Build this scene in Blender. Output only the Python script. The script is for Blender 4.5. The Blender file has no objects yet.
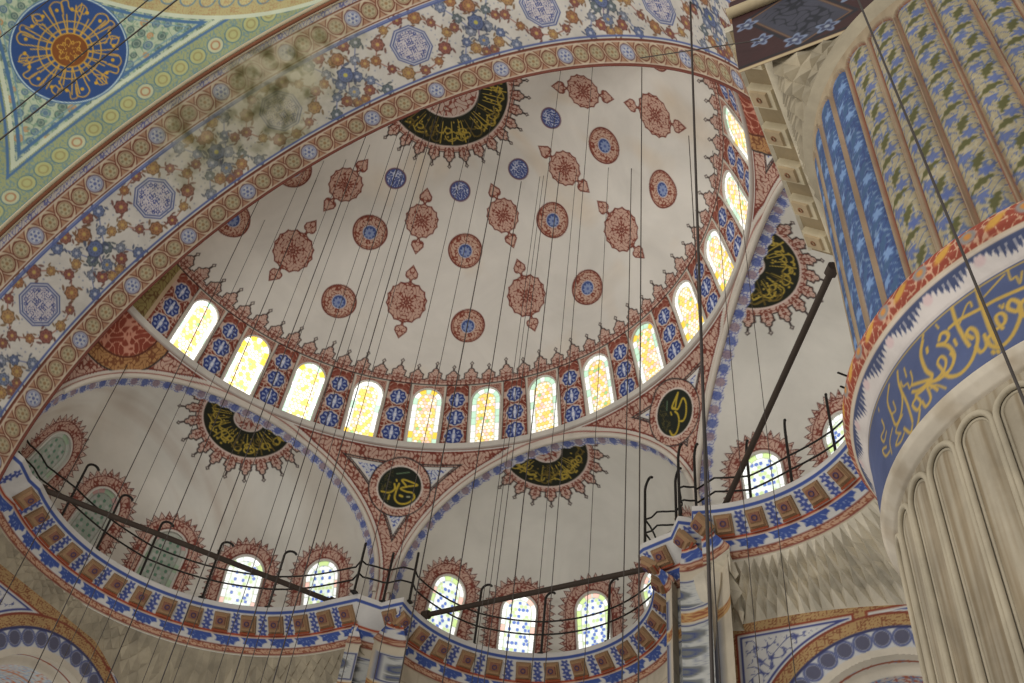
import bpy, math, random
import numpy as np
from mathutils import Vector, Matrix
# ------------------------------------------------------------------ camera, light, exposure
SC = bpy.context.scene
COL = SC.collection
S = 10.0          # one model unit (radius of the half dome's window ring) in metres
ZR = 26.6         # height of the window ring above the floor
def W(p):
    p = np.asarray(p, float)
    return p * S + np.array([0, 0, ZR])
CAMU = (1.28248, -1.31404, -2.49501); YAW, PIT, ROL, FPX = -0.56424, 0.83772, 0.13963, 1066.66
_f = np.array([math.sin(YAW)*math.cos(PIT), math.cos(YAW)*math.cos(PIT), math.sin(PIT)])
_r = np.array([math.cos(YAW), -math.sin(YAW), 0.0]); _u = np.cross(_r, _f)
_R = math.cos(ROL)*_r + math.sin(ROL)*_u; _U = -math.sin(ROL)*_r + math.cos(ROL)*_u
cd = bpy.data.cameras.new('camera'); cam = bpy.data.objects.new('camera', cd); COL.objects.link(cam)
cam.matrix_world = Matrix(((_R[0], _U[0], -_f[0], W(CAMU)[0]), (_R[1], _U[1], -_f[1], W(CAMU)[1]),
                           (_R[2], _U[2], -_f[2], W(CAMU)[2]), (0, 0, 0, 1)))
cd.sensor_width = 36.0; cd.lens = FPX / 1024 * 36.0; cd.clip_start = 0.05; cd.clip_end = 300
SC.camera = cam
SC.view_settings.view_transform = 'Standard'; SC.view_settings.look = 'None'
SC.view_settings.gamma = 1.0; SC.view_settings.use_curve_mapping = False
SC.view_settings.exposure = 0.0
wd = bpy.data.worlds.new('daylight'); SC.world = wd; wd.use_nodes = True
wd.node_tree.nodes['Background'].inputs[0].default_value = (1.0, 0.98, 0.945, 1)
wd.node_tree.nodes['Background'].inputs[1].default_value = 0.54
def area(name, loc, target, size, power, color=(1, .97, .92)):
    l = bpy.data.lights.new(name, 'AREA'); l.shape = 'RECTANGLE'; l.size = size[0]; l.size_y = size[1]
    l.energy = power; l.color = color
    o = bpy.data.objects.new(name, l); COL.objects.link(o); o.location = W(loc)
    d = Vector(W(target)) - Vector(W(loc)); o.rotation_euler = d.to_track_quat('-Z', 'Y').to_euler(); return o
area('light_left_gallery_windows', (-2.6, -1.6, -0.7), (0.2, 0.6, 0.1), (14, 10), 5600)
area('light_rear_gallery_windows', (0.6, -3.6, -0.9), (0.3, 0.4, -0.2), (18, 10), 3700)

# pixel -> ray tools (only to lay out cables, rails and lettering on real surfaces)
def ray(u, v):
    d = _R*(u-512)/FPX - _U*(v-341.5)/FPX + _f
    return np.array(CAMU), d/np.linalg.norm(d)
def on_plane(u, v, n, c):
    C, d = ray(u, v); n = np.array(n, float); return C + d*(c - n@C)/(n@d)
def on_sphere(u, v, c, r):
    C, d = ray(u, v); o = C-np.array(c); b = o@d; q = b*b-(o@o-r*r); return C + d*(-b+math.sqrt(max(q, 0)))
def on_cyl(u, v, c, r):     # near side of a vertical cylinder
    C, d = ray(u, v); o = C[:2]-np.array(c); a = d[:2]@d[:2]; b = o@d[:2]; q = b*b-a*(o@o-r*r)
    return C + d*(-b-math.sqrt(max(q, 0)))/a

# ------------------------------------------------------------------ materials
def lin(c):
    c = np.asarray(c, float)/255.0
    return np.where(c <= .04045, c/12.92, ((c+.055)/1.055)**2.4)
def mat_paint(name, rough=.85, mottle=.10, scale=.5, bump=.0, fine=3.0):
    m = bpy.data.materials.new(name); m.use_nodes = True; nt = m.node_tree; N = nt.nodes; L = nt.links
    b = N['Principled BSDF']; b.inputs['Roughness'].default_value = rough
    at = N.new('ShaderNodeAttribute'); at.attribute_name = 'Col'
    tc = N.new('ShaderNodeTexCoord')
    no = N.new('ShaderNodeTexNoise'); no.inputs['Scale'].default_value = scale; no.inputs['Detail'].default_value = 8
    no.inputs['Roughness'].default_value = .62; no.inputs['Distortion'].default_value = .6
    mr = N.new('ShaderNodeMapRange'); mr.inputs[1].default_value = .3; mr.inputs[2].default_value = .7
    mr.inputs[3].default_value = 1-mottle*1.6; mr.inputs[4].default_value = 1+mottle*.4
    L.new(tc.outputs['Object'], no.inputs['Vector']); L.new(no.outputs['Fac'], mr.inputs[0])
    mx = N.new('ShaderNodeVectorMath'); mx.operation = 'SCALE'
    L.new(at.outputs['Color'], mx.inputs[0]); L.new(mr.outputs[0], mx.inputs['Scale'])
    L.new(mx.outputs[0], b.inputs['Base Color'])
    if bump:
        n2 = N.new('ShaderNodeTexNoise'); n2.inputs['Scale'].default_value = fine; n2.inputs['Detail'].default_value = 6
        bp = N.new('ShaderNodeBump'); bp.inputs['Strength'].default_value = bump; bp.inputs['Distance'].default_value = .05
        L.new(tc.outputs['Object'], n2.inputs['Vector']); L.new(n2.outputs['Fac'], bp.inputs['Height'])
        L.new(bp.outputs[0], b.inputs['Normal'])
    return m
def mat_solid(name, rgb, rough=.6, metal=0.0, mottle=.12, scale=2.0, bump=0.0, fine=8.0):
    m = bpy.data.materials.new(name); m.use_nodes = True; nt = m.node_tree; N = nt.nodes; L = nt.links
    b = N['Principled BSDF']; b.inputs['Roughness'].default_value = rough; b.inputs['Metallic'].default_value = metal
    tc = N.new('ShaderNodeTexCoord'); no = N.new('ShaderNodeTexNoise')
    no.inputs['Scale'].default_value = scale; no.inputs['Detail'].default_value = 8; no.inputs['Roughness'].default_value = .6
    cr = N.new('ShaderNodeMapRange'); cr.inputs[1].default_value = .3; cr.inputs[2].default_value = .7
    cr.inputs[3].default_value = 1-mottle*1.5; cr.inputs[4].default_value = 1+mottle*.5
    L.new(tc.outputs['Object'], no.inputs['Vector']); L.new(no.outputs['Fac'], cr.inputs[0])
    mx = N.new('ShaderNodeVectorMath'); mx.operation = 'SCALE'; mx.inputs[0].default_value = tuple(lin(rgb))
    L.new(cr.outputs[0], mx.inputs['Scale']); L.new(mx.outputs[0], b.inputs['Base Color'])
    if bump:
        bp = N.new('ShaderNodeBump'); bp.inputs['Strength'].default_value = bump; bp.inputs['Distance'].default_value = .05
        n2 = N.new('ShaderNodeTexNoise'); n2.inputs['Scale'].default_value = fine; n2.inputs['Detail'].default_value = 8
        L.new(tc.outputs['Object'], n2.inputs['Vector']); L.new(n2.outputs['Fac'], bp.inputs['Height']); L.new(bp.outputs[0], b.inputs['Normal'])
    return m
_gl = {}
def mat_glass(strength):
    if strength in _gl: return _gl[strength]
    m = bpy.data.materials.new('stained_glass'); m.use_nodes = True; nt = m.node_tree; N = nt.nodes; L = nt.links
    b = N['Principled BSDF']; b.inputs['Roughness'].default_value = .25
    at = N.new('ShaderNodeAttribute'); at.attribute_name = 'Col'
    L.new(at.outputs['Color'], b.inputs['Base Color']); L.new(at.outputs['Color'], b.inputs['Emission Color'])
    b.inputs['Emission Strength'].default_value = strength
    _gl[strength] = m; return m
M_DOME = mat_paint('painted_plaster', .9, .10, .35)
M_PAINT = mat_paint('painted_wall', .9, .10, .8)
M_WORN = mat_paint('worn_painted_plaster', .9, .14, .9, .1)
M_STONE = mat_paint('carved_limestone', .85, .22, .9, .35, 5.0)
M_PIER = mat_paint('painted_marble_pier', .7, .16, 1.2, .15, 6.0)
M_TRIM = mat_solid('cream_plaster', (206, 196, 180), .85)
M_FRAME = mat_solid('pale_gypsum', (205, 198, 186), .85)
M_IRON = mat_solid('blackened_iron', (38, 34, 30), .55, .4)
M_IRON2 = mat_solid('rusty_iron', (62, 50, 40), .7, .3)
M_WIRE = mat_solid('dark_wire', (64, 56, 50), .6, .2)
M_BRASS = mat_solid('glass_lamp_cup', (190, 190, 180), .2)

# ------------------------------------------------------------------ mesh helpers
def mesh_obj(name, co, faces, mat, parent=None, col=None, smooth=True):
    """co (n,3) metres, faces list of arrays (m,3) / (m,4)"""
    co = np.asarray(co, np.float32).reshape(-1, 3)
    me = bpy.data.meshes.new(name)
    fs = [np.asarray(f, np.int32) for f in (faces if isinstance(faces, list) else [faces]) if len(f)]
    nl = sum(f.size for f in fs); npol = sum(len(f) for f in fs)
    me.vertices.add(len(co)); me.vertices.foreach_set('co', co.ravel())
    me.loops.add(nl); me.polygons.add(npol)
    vi = np.concatenate([f.ravel() for f in fs]); me.loops.foreach_set('vertex_index', vi)
    tot = np.concatenate([np.full(len(f), f.shape[1], np.int32) for f in fs])
    st = np.concatenate([[0], np.cumsum(tot)[:-1]]).astype(np.int32)
    me.polygons.foreach_set('loop_start', st); me.polygons.foreach_set('loop_total', tot)
    me.update(calc_edges=True)
    me.polygons.foreach_set('use_smooth', np.full(npol, smooth, bool))
    if col is not None:
        a = me.color_attributes.new('Col', 'FLOAT_COLOR', 'POINT')
        c = np.ones((len(co), 4), np.float32); c[:, :3] = lin(np.clip(col, 0, 255)).reshape(-1, 3)
        a.data.foreach_set('color', c.ravel())
    me.materials.append(mat)
    o = bpy.data.objects.new(name, me); COL.objects.link(o)
    if parent is not None: o.parent = parent
    return o
def grid_faces(nu, nv, mask=None, closed=False):
    i = np.arange(nu if closed else nu-1); j = np.arange(nv-1)
    I, J = np.meshgrid(i, j, indexing='ij'); I2 = (I+1) % nu
    f = np.stack([I*nv+J, I2*nv+J, I2*nv+J+1, I*nv+J+1], -1)
    return f[mask] if mask is not None else f.reshape(-1, 4)
def grid_obj(name, P, mat, parent=None, col=None, mask=None, smooth=True, closed=False):
    nu, nv = P.shape[:2]
    f = grid_faces(nu, nv, mask, closed)
    used, inv = np.unique(f, return_inverse=True)
    return mesh_obj(name, P.reshape(-1, 3)[used], inv.reshape(-1, 4), mat, parent,
                    None if col is None else col.reshape(-1, 3)[used], smooth)
class MB:       # collects tubes, boxes and sheets into one mesh
    def __init__(s): s.v = []; s.f3 = []; s.f4 = []; s.c = []; s.n = 0
    def add(s, v, f, col=(200, 200, 200)):
        v = np.asarray(v, float).reshape(-1, 3); f = np.asarray(f)
        (s.f3 if f.shape[1] == 3 else s.f4).append(f+s.n); s.v.append(v); s.n += len(v)
        c = np.asarray(col, float); s.c.append(np.broadcast_to(c, (len(v), 3)) if c.ndim == 1 else c)
    def tube(s, pts, r, k=8, closed=False, col=(200, 200, 200), caps=True, flat=1.0):
        pts = np.asarray(pts, float); n = len(pts)
        t = np.roll(pts, -1, 0)-np.roll(pts, 1, 0) if closed else np.gradient(pts, axis=0)
        t /= np.linalg.norm(t, axis=1)[:, None]+1e-12
        up = np.array([0, 0, 1.0]) if abs(t[0][2]) < .9 else np.array([1.0, 0, 0])
        a = np.cross(t, up); a /= np.linalg.norm(a, axis=1)[:, None]+1e-9; b = np.cross(a, t)
        for i in range(1, n):
            if a[i]@a[i-1] < 0: a[i] *= -1; b[i] *= -1
        th = np.arange(k)/k*2*math.pi; rr = np.broadcast_to(np.asarray(r, float), (n,))
        V = pts[:, None]+rr[:, None, None]*(np.cos(th)[None, :, None]*a[:, None]+flat*np.sin(th)[None, :, None]*b[:, None])
        I, K = np.meshgrid(np.arange(n if closed else n-1), np.arange(k), indexing='ij'); I2 = (I+1) % n; K2 = (K+1) % k
        s.add(V, np.stack([I*k+K, I2*k+K, I2*k+K2, I*k+K2], -1).reshape(-1, 4), col)
        if caps and not closed:
            for e, pt in ((0, pts[0]), (n-1, pts[-1])):
                s.add(np.vstack([V[e], pt]), [[q, (q+1) % k, k] for q in range(k)], col)
    def box(s, o, ax, ay, az, col=(200, 200, 200), taper=1.0):
        o, ax, ay, az = map(lambda q: np.asarray(q, float), (o, ax, ay, az)); v = []
        for k in (0, 1):
            w = 1 if k == 0 else taper
            for sx, sy in ((-1, -1), (1, -1), (1, 1), (-1, 1)): v.append(o+ax*sx*w+ay*sy*w+az*k)
        s.add(v, [[0, 1, 2, 3], [4, 5, 6, 7], [0, 1, 5, 4], [1, 2, 6, 5], [2, 3, 7, 6], [3, 0, 4, 7]], col)
    def build(s, name, mat, parent=None, smooth=False):
        fs = []
        if s.f3: fs.append(np.vstack(s.f3))
        if s.f4: fs.append(np.vstack(s.f4))
        return mesh_obj(name, np.vstack(s.v), fs, mat, parent, np.vstack(s.c), smooth)
def empty(name, loc):
    o = bpy.data.objects.new(name, None); COL.objects.link(o); o.location = loc; o.empty_display_size = .3; return o
def adopt(parent, kids):    # children keep their world place under an Empty that stands at a base point
    for k in kids:
        k.parent = parent; k.matrix_parent_inverse = Matrix.Translation(-parent.location)
def tag(o, label, cat=None, group=None, kind=None):
    o['label'] = label
    if cat: o['category'] = cat
    if group: o['group'] = group
    if kind: o['kind'] = kind
    return o

# ------------------------------------------------------------------ painting helpers (plain albedo, in metres on the surface)
def A(d, w=.03): return np.clip(.5-d/w, 0, 1)
def ink(col, sel, a, c):
    if sel is None: col += a[..., None]*(np.asarray(c, float)-col)
    else: col[sel] += a[:, None]*(np.asarray(c, float)-col[sel])
def hsh(i, j, k=0):
    x = np.sin(i*127.1+j*311.7+k*74.7)*43758.5453; return x-np.floor(x)
def vnoise(x, y, s=1.0, k=0, oct=3):
    o = 0; amp = .5; t = 0
    for q in range(oct):
        X = x/s*(2**q); Y = y/s*(2**q); i = np.floor(X); j = np.floor(Y); fx = X-i; fy = Y-j
        fx = fx*fx*(3-2*fx); fy = fy*fy*(3-2*fy)
        o = o+amp*((hsh(i, j, k+q)*(1-fx)+hsh(i+1, j, k+q)*fx)*(1-fy)+(hsh(i, j+1, k+q)*(1-fx)+hsh(i+1, j+1, k+q)*fx)*fy)
        t += amp; amp *= .5
    return o/t
def scr(x, y, s, w=.36):        # curling stems, line coverage 0..1
    u = x/s*6.2832; v = y/s*6.2832
    f = np.sin(u+1.9*np.sin(v*.7+.4))+np.sin(v+1.9*np.sin(u*.7+1.1))
    return np.clip((w-np.abs(f))/.25+.5, 0, 1)
def blobs(x, y, s, r=.3, k=0):    # scattered round blossoms, distance field / s
    i = np.floor(x/s); j = np.floor(y/s); cx = (hsh(i, j, k)*.3+.35); cy = (hsh(i, j, k+9)*.3+.35)
    return np.hypot(x/s-i-cx, y/s-j-cy)-r*(.7+.5*hsh(i, j, k+5)), hsh(i, j, k+3)
RED, DRED, PINK, CREAM = (142, 76, 60), (108, 48, 38), (200, 166, 150), (204, 194, 178)
BLUE, DBLUE, LBLUE, WHITE = (66, 88, 158), (44, 58, 122), (120, 140, 186), (214, 209, 202)
INKC, PLAST, OLIVE, GOLD, BGRN = (46, 40, 40), (222, 216, 206), (122, 118, 58), (196, 160, 62), (30, 32, 16)
def redfill(col, sel, x, y, s=.22, base=PINK, line=RED):
    ink(col, sel, np.ones(len(x)), base); ink(col, sel, scr(x, y, s)*.9, line)
def stamp(col, X, Y, rad, fn, rady=None, extra=None):
    rady = rady or rad
    sel = np.nonzero((np.abs(X) < rad) & (np.abs(Y) < rady))[0]
    if len(sel) == 0: return
    fn(col, sel, X[sel], Y[sel])
def m_round(R):
    def f(col, sel, x, y):
        q = np.hypot(x, y)/R*.64; th = np.arctan2(y, x)
        ink(col, sel, A(q-.64), DRED); a = A(q-.59)
        c0 = np.empty((len(x), 3)); c0[:] = (198, 164, 144); tq = np.arctan2(y, x); L = np.maximum(scr(tq*.42, q, .24, .42), A(np.abs(q-.55)-.012))
        c0 += (L*.95)[:, None]*(np.array((128, 58, 42))-c0)
        ink(col, sel, a, c0); ink(col, sel, A(q-.27), (190, 188, 196)); ink(col, sel, A(q-.235), (62, 80, 136))
        qq = np.hypot(x, y+.03)/R*.64; ink(col, sel, A(qq-.17+.03*np.cos(9*np.arctan2(y+.03, x)))*.85, (150, 164, 196)); ink(col, sel, A(qq-.05), (84, 100, 156))
    return f
def m_long(R, fin=1.0):
    def one(x, y):
        th = np.arctan2(y, x); rho = np.hypot(x, y*.96)
        return rho-R*(.97+.075*(1-np.abs(np.sin(th*7.0+math.pi/2)))**1.0)
    def lobe(x, y, yc, s):      # small pointed palmette beyond each end
        yy = (y-yc)*s; h = np.abs(x)+.75*np.abs(yy-.02)-.24; c = np.hypot(np.abs(x)-.1, yy+.06)-.13
        n = np.maximum(np.abs(x)-.045, np.abs(yy+.2)-.13)
        return np.minimum(np.minimum(h, c), n)
    def f(col, sel, x, y):
        d = np.minimum(one(x, y), np.minimum(lobe(x, y, R+.34*fin, 1), lobe(x, y, -R-.34*fin, -1)))
        ink(col, sel, A(d), DRED)
        c0 = np.empty((len(x), 3)); c0[:] = (200, 164, 146); tq = np.arctan2(y, x); qq = np.hypot(x, y); tf = np.abs((tq*4/math.pi) % 2-1); L = np.maximum(scr(tf*.40*np.sqrt(qq/R+.15), qq, .27, .40), A(np.abs(np.sin(tq*4))*qq-.016)*(qq < .5*R)); c0 += (L*.95)[:, None]*(np.array((126, 56, 42))-c0)
        ink(col, sel, A(d+.04), c0)
        ink(col, sel, A(np.abs(np.hypot(x, y)-.10*R)-.02)*.7, DRED); 
    return f
def m_blue(R):
    def f(col, sel, x, y):
        q = np.hypot(x, y); th = np.arctan2(y, x)
        ink(col, sel, A(q-R), (112, 80, 92)); ink(col, sel, A(q-R*.88), (74, 90, 146))
        ink(col, sel, A(q-R*.78)*scr(x, y, .2, .45), (200, 204, 220))
    return f
def crest_sdf(u, v, p, h):  # u along the band, v up; palmettes of height h every p
    k = np.round(u/p); x = np.abs(u-k*p)/p; y = v/h
    a = h/p                                   # true proportions of each palmette
    d1 = np.hypot(x, (y-.34)*a*.95)-.385
    d2 = np.hypot(x, (y-.58)*a)-.20
    sh = np.hypot(x-.30, (y-.46)*a)-.10
    neck = np.maximum(x-.05, (np.abs(y-.80)-.12)*a)
    tip = x*1.0+np.abs(y-.91)*a*.8-.12
    base = (y-.26-.05*(1-np.abs(np.sin(math.pi*u/p))))*a
    return np.minimum.reduce([d1, d2, sh, neck, tip, base])*p
def paint_crest(col, sel, u, v, p, h, fillbase=0.0):
    d = crest_sdf(u, v, p, h); keep = v > -fillbase
    ink(col, sel, A(d)*keep, (52, 40, 38))
    c0 = np.empty((len(u), 3)); c0[:] = (202, 170, 154); k = np.round(u/p)
    c0 += (scr(np.abs(u-k*p), v+.05, .25, .40)*.95)[:, None]*(np.array((128, 66, 52))-c0)
    tipm = (v/h > .84)
    ink(col, sel, A(d+.035)*keep*(~tipm), c0); ink(col, sel, A(d+.03)*keep*tipm, (196, 186, 176))
def seg_d(x, y, pts):
    d = np.full(x.shape, 9e9)
    for (a, b), (c, e) in zip(pts[:-1], pts[1:]):
        vx, vy = c-a, e-b; L = vx*vx+vy*vy+1e-12; t = np.clip(((x-a)*vx+(y-b)*vy)/L, 0, 1)
        d = np.minimum(d, np.hypot(x-a-t*vx, y-b-t*vy))
    return d
def smooth_pts(pts, n=4):
    p = np.asarray(pts, float)
    if len(p) < 3: return p
    out = []
    for i in range(len(p)-1):
        p0 = p[max(i-1, 0)]; p1 = p[i]; p2 = p[i+1]; p3 = p[min(i+2, len(p)-1)]
        for t in np.linspace(0, 1, n, endpoint=False):
            out.append(.5*((2*p1)+(-p0+p2)*t+(2*p0-5*p1+4*p2-p3)*t*t+(-p0+3*p1-3*p2+p3)*t**3))
    out.append(p[-1]); return np.array(out)
def radial_calligraphy(col, sel, th, q, r0, r1, a0, a1, seed, bright=(182, 156, 62), dim=(112, 92, 34)):
    """gilded radial script between radius r0 and r1: tall shafts, bowls, loops and dots"""
    rnd = random.Random(seed)
    x = th; n = int((a1-a0)*r1/.19)
    for i in range(n):
        a = a0+(i+.5)/n*(a1-a0)+rnd.uniform(-.03, .03); cc = bright if rnd.random() < .65 else dim
        top = r0+(r1-r0)*rnd.uniform(.03, .2); bot = r0+(r1-r0)*rnd.uniform(.62, .95)
        rm = (r0+r1)/2; P = [((a+rnd.uniform(-.05, .05))*rm, top), (a*rm, bot)]
        w = .019
        X = x*rm
        near = np.abs(X-a*rm) < .9
        d = np.full(len(x), 9.0)
        if rnd.random() < .72: d[near] = seg_d(X[near], q[near], P)-w
        t = rnd.random(); rb = rnd.uniform(.09, .2); cx = a*rm+rnd.uniform(-.15, .15); cy = r1-rb-rnd.uniform(.06, .45*(r1-r0))
        if t < .45: e = np.where((q-cy > -.03), np.abs(np.hypot(X-cx, (q-cy))-rb), 9)
        elif t < .8: e = np.abs(np.hypot((X-cx)*.8, q-cy)-rb*.6)
        else: e = seg_d(X[near], q[near], smooth_pts([(cx-.3, cy), (cx-.1, cy+.1), (cx+.1, cy-.02), (cx+.32, cy+.08)])); e2 = np.full(len(x), 9.0); e2[near] = e; e = e2
        d = np.minimum(d, e-w*1.1)
        for _ in range(2): d = np.minimum(d, np.hypot(X-a*rm-rnd.uniform(-.25, .25), q-rnd.uniform(r0+.15, r1-.1))-.035)
        ink(col, sel, A(d, .03)*((q > r0) & (q < r1-.04)), cc)
def roundel_half(col, sel, x, y, rin, rd, ncr, hcr, seed, lo=-math.pi, hi=0.0):
    """dark script roundel with pink centre and palmette cresting"""
    q = np.hypot(x, y); th = np.arctan2(y, x); tu = th-lo
    u = th*rd*1.12; p = 2*math.pi*rd*1.12/ncr
    paint_crest(col, sel, u, q-rd, p, hcr)
    ink(col, sel, A(q-rd-.02), (214, 190, 178)); ink(col, sel, A(q-rd+.05), BGRN)
    radial_calligraphy(col, sel, th, q, rin+.05, rd-.05, lo, hi, seed)
    ink(col, sel, A(q-rin-.03), (214, 196, 186))
    c0 = np.empty((len(x), 3)); c0[:] = (200, 176, 162); c0 += scr(x, y, .36, .35)[:, None]*(np.array((134, 66, 54))-c0)
    ink(col, sel, A(q-rin+.03), c0)
def weather(col, x, y, amt=6, s=1.3, k=0):
    n = vnoise(x, y, s, k, 4)-.5; col += (n*amt*2)[:, None]

# ------------------------------------------------------------------ half dome
WD, WA, NWIN = 12.829, 2.952, 13       # window pitch, half angle, count
def _profile():
    el = np.linspace(.60, math.pi/2, 60)
    pts = [(1, 0), (.985, .06), (.968, .13), (.94, .218), (.907, .280), (.862, .333), (.820, .3715)]+[(.962*math.cos(e), .962*math.sin(e)-.16) for e in el[1:]]
    p = np.array(pts); d = np.concatenate([[0], np.cumsum(np.hypot(*np.diff(p, axis=0).T))])
    t = np.linspace(0, d[-1], 400); r = np.interp(t, d, p[:, 0]); z = np.interp(t, d, p[:, 1])
    k = np.ones(9)/9; rp = np.convolve(np.pad(r, 4, mode='edge'), k, 'valid'); zp = np.convolve(np.pad(z, 4, mode='edge'), k, 'valid')
    rp[:4] = r[:4]; rp[-4:] = r[-4:]; zp[:4] = z[:4]; zp[-4:] = z[-4:]
    return t*S, rp, zp
PT, PR, PZ = _profile(); TMAX = PT[-1]
def yoff(z): s = np.clip((z-.22)/.2, 0, 1); return .044*s*s*(3-2*s)
def dome_pt(azdeg, t):
    a = np.radians(azdeg); r = np.interp(t, PT, PR); z = np.interp(t, PT, PZ)
    return np.stack([r*np.cos(a), r*np.sin(a)+yoff(z), z], -1)
def t_of_el(e): 
    z = .962*math.sin(e)-.16; return float(np.interp(z, PZ, PT))
TW = float(np.interp(.218, PZ, PT))          # window height along the wall
TC = TW+.20                                  # base of the cresting
win_az = [90+(6-i)*WD for i in range(NWIN)]
def panel_pattern(col, sel, x, t):           # painted pier between two windows, x from its middle
    ink(col, sel, np.ones(len(x)), (122, 54, 38))
    ax = np.abs(x)
    w = scr(ax+.05, t, .33, .50); ink(col, sel, w, (204, 172, 154))
    w = scr(ax+.02, t+.2, .72, .20); ink(col, sel, w*.8, (138, 70, 54))
    for tc, R in ((.40, .33), (1.14, .31), (1.86, .29)):
        q = np.hypot(x, (t-tc)*1.0); th = np.arctan2(t-tc, x)
        ink(col, sel, A(q-R-.035), (206, 190, 178)); ink(col, sel, A(q-R*(.95+.06*np.cos(8*th))), (44, 62, 128)); ink(col, sel, A(q-R*.86)*(np.abs(q-R*.62) < .055)*(np.cos(8*th) > .25)*.8, (176, 186, 212))
        ink(col, sel, A(np.abs(x)-.035+.08*(q/R-.5))*A(q-R*.85), (214, 216, 226))
        ink(col, sel, A(np.abs(q-R*.3)-.016)*.8, (150, 162, 200))
    ink(col, sel, A(np.abs(ax-.468)-.01, .02), INKC)
def build_half_dome():
    azs = np.arange(-7, 187.01, .155); ts = np.concatenate([np.arange(0, 4.0, .028), np.arange(4.0, TMAX-.01, .034), [TMAX-.004]])
    AZ, T = np.meshgrid(azs, ts, indexing='ij'); P = dome_pt(AZ, T); n = AZ.size
    rr = np.interp(T, PT, PR)*S
    az = AZ.ravel(); t = T.ravel(); r = rr.ravel()
    col = np.empty((n, 3)); col[:] = PLAST
    weather(col, np.radians(az)*9, t, 5, 1.5)
    yel = vnoise(np.radians(az)*9, t, 2.4, 7); col -= np.clip(yel-.62, 0, 1)[:, None]*np.array([6, 22, 40])*2.0
    # drum between the windows
    dz = t < TC+.02
    k = np.round((90-az)/WD); xw = np.radians(az-(90-k*WD))*r          # from the nearest window's middle
    xp = np.radians(az-(90-(np.floor((90-az)/WD)+.5)*WD))*r            # from the nearest panel's middle
    isw = (np.abs(k) <= 6)
    sel = np.nonzero(dz)[0]
    pw = np.where(np.abs(np.floor((90-az)/WD)+.5) < 6.6, 0, 0)
    x_ = xp[sel]; panel_pattern(col, sel, x_*1.0, t[sel])
    # beyond the last windows: one more strip, then a green-gold one
    edge = np.nonzero(dz & (np.abs(az-90) > 7.0*WD))[0]
    edge = np.nonzero(dz & (np.abs(az-90) > 6.5*WD+3.0))[0]; redfill(col, edge, az[edge]*.17, t[edge], .3, (150, 136, 84), (104, 74, 44))
    e2 = np.nonzero(dz & (np.abs(np.abs(az-90)-6.5*WD-3.0) < .35))[0]; ink(col, e2, np.ones(len(e2)), (196, 172, 140))
    s2 = np.nonzero(dz & isw & (np.abs(xw) < .66) & (t < TC))[0]
    ink(col, s2, A(np.abs(xw[s2])-.655, .02), INKC); ink(col, s2, A(np.abs(xw[s2])-.635), CREAM)
    d = np.maximum(np.abs(xw[s2])-.56, 0); inn = (np.abs(xw[s2]) < .555) & (t[s2] > 1.2) & (t[s2] < TC-.08)
    redfill(col, s2[inn], xw[s2][inn], t[s2][inn], .17, (186, 140, 122), (122, 74, 62))
    # line and band at the cresting's base
    s3 = np.nonzero((t > TC-.06) & (t < TC+1.3))[0]
    p = math.radians(3.75)*1.0
    u = np.radians(az[s3]-90)*r[s3]; pr = math.radians(4.15)*np.interp(TC+.4, PT, PR)*S
    un = np.radians(az[s3]-90)/math.radians(4.15)*pr
    kk = np.round(un/pr); hh = np.where(kk % 2 == 0, 1.0, .84)
    paint_crest(col, s3, un, t[s3]-TC, pr, hh)
    ink(col, s3, A(np.abs(t[s3]-TC+.02)-.02), INKC)
    ink(col, s3, A(np.abs(t[s3]-TC-.17)-.012), (110, 60, 50))
    # medallions
    def pol(aa, tt, rad, fn):
        rc = float(np.interp(tt, PT, PR))*S; sel = np.nonzero((np.abs(t-tt) < rad) & (np.abs(az-aa) < np.degrees(rad/rc)*1.5+1))[0]
        if len(sel): fn(col, sel, np.radians(az[sel]-aa)*r[sel], t[sel]-tt)
    tRL, tLL, tRU, tLU, tB = [t_of_el(e) for e in (.644, .72, .933, 1.036, 1.16)]
    for a in range(0, 181, 36):
        pol(a, tRL, .75, m_round(.64)); pol(a, tRU, .75, m_round(.64)); pol(a, tB, .5, m_blue(.39))
    for a in range(18, 180, 36):
        pol(a, tLL, 1.6, m_long(.73)); pol(a, tLU, 1.4, m_long(.60, .9))
    # apex roundel
    C = np.array([.006, .060, .801]); D = (P.reshape(-1, 3)-C)*S; q = np.linalg.norm(D, axis=1)
    sel = np.nonzero(q < 3.2)[0]
    xx, yy = D[sel, 0], D[sel, 1]; s_ = q[sel]/(np.hypot(xx, yy)+1e-6)
    roundel_half(col, sel, xx*s_, yy*s_, 1.08, 2.2, 28, .78, 3, -.4, math.pi+.4)
    # window openings
    fz = .5*(T[:-1, :-1]+T[1:, 1:]); fa = .5*(AZ[:-1, :-1]+AZ[1:, 1:]); fk = np.round((90-fa)/WD)
    fr = np.interp(fz, PT, PR)*S; fx = np.radians(fa-(90-fk*WD))*fr; hw = .515
    inside = (np.abs(fk) <= 6) & (np.abs(fx) < hw) & ((fz < TW-hw) | (np.hypot(fx, fz-(TW-hw)) < hw)) & (fz > .02)
    root = empty('semi_dome', W((0, .5, 0)))
    o = grid_obj('dome_shell', W(P), M_DOME, None, col, ~inside)
    # white sill ledge under the windows, projecting a little
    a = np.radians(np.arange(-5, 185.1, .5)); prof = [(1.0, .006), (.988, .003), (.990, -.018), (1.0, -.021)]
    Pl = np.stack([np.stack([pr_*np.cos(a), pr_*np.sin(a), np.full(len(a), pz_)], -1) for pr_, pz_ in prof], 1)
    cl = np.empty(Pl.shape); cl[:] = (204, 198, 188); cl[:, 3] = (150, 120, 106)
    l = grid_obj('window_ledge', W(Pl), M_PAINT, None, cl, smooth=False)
    adopt(root, [o, l])
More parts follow.
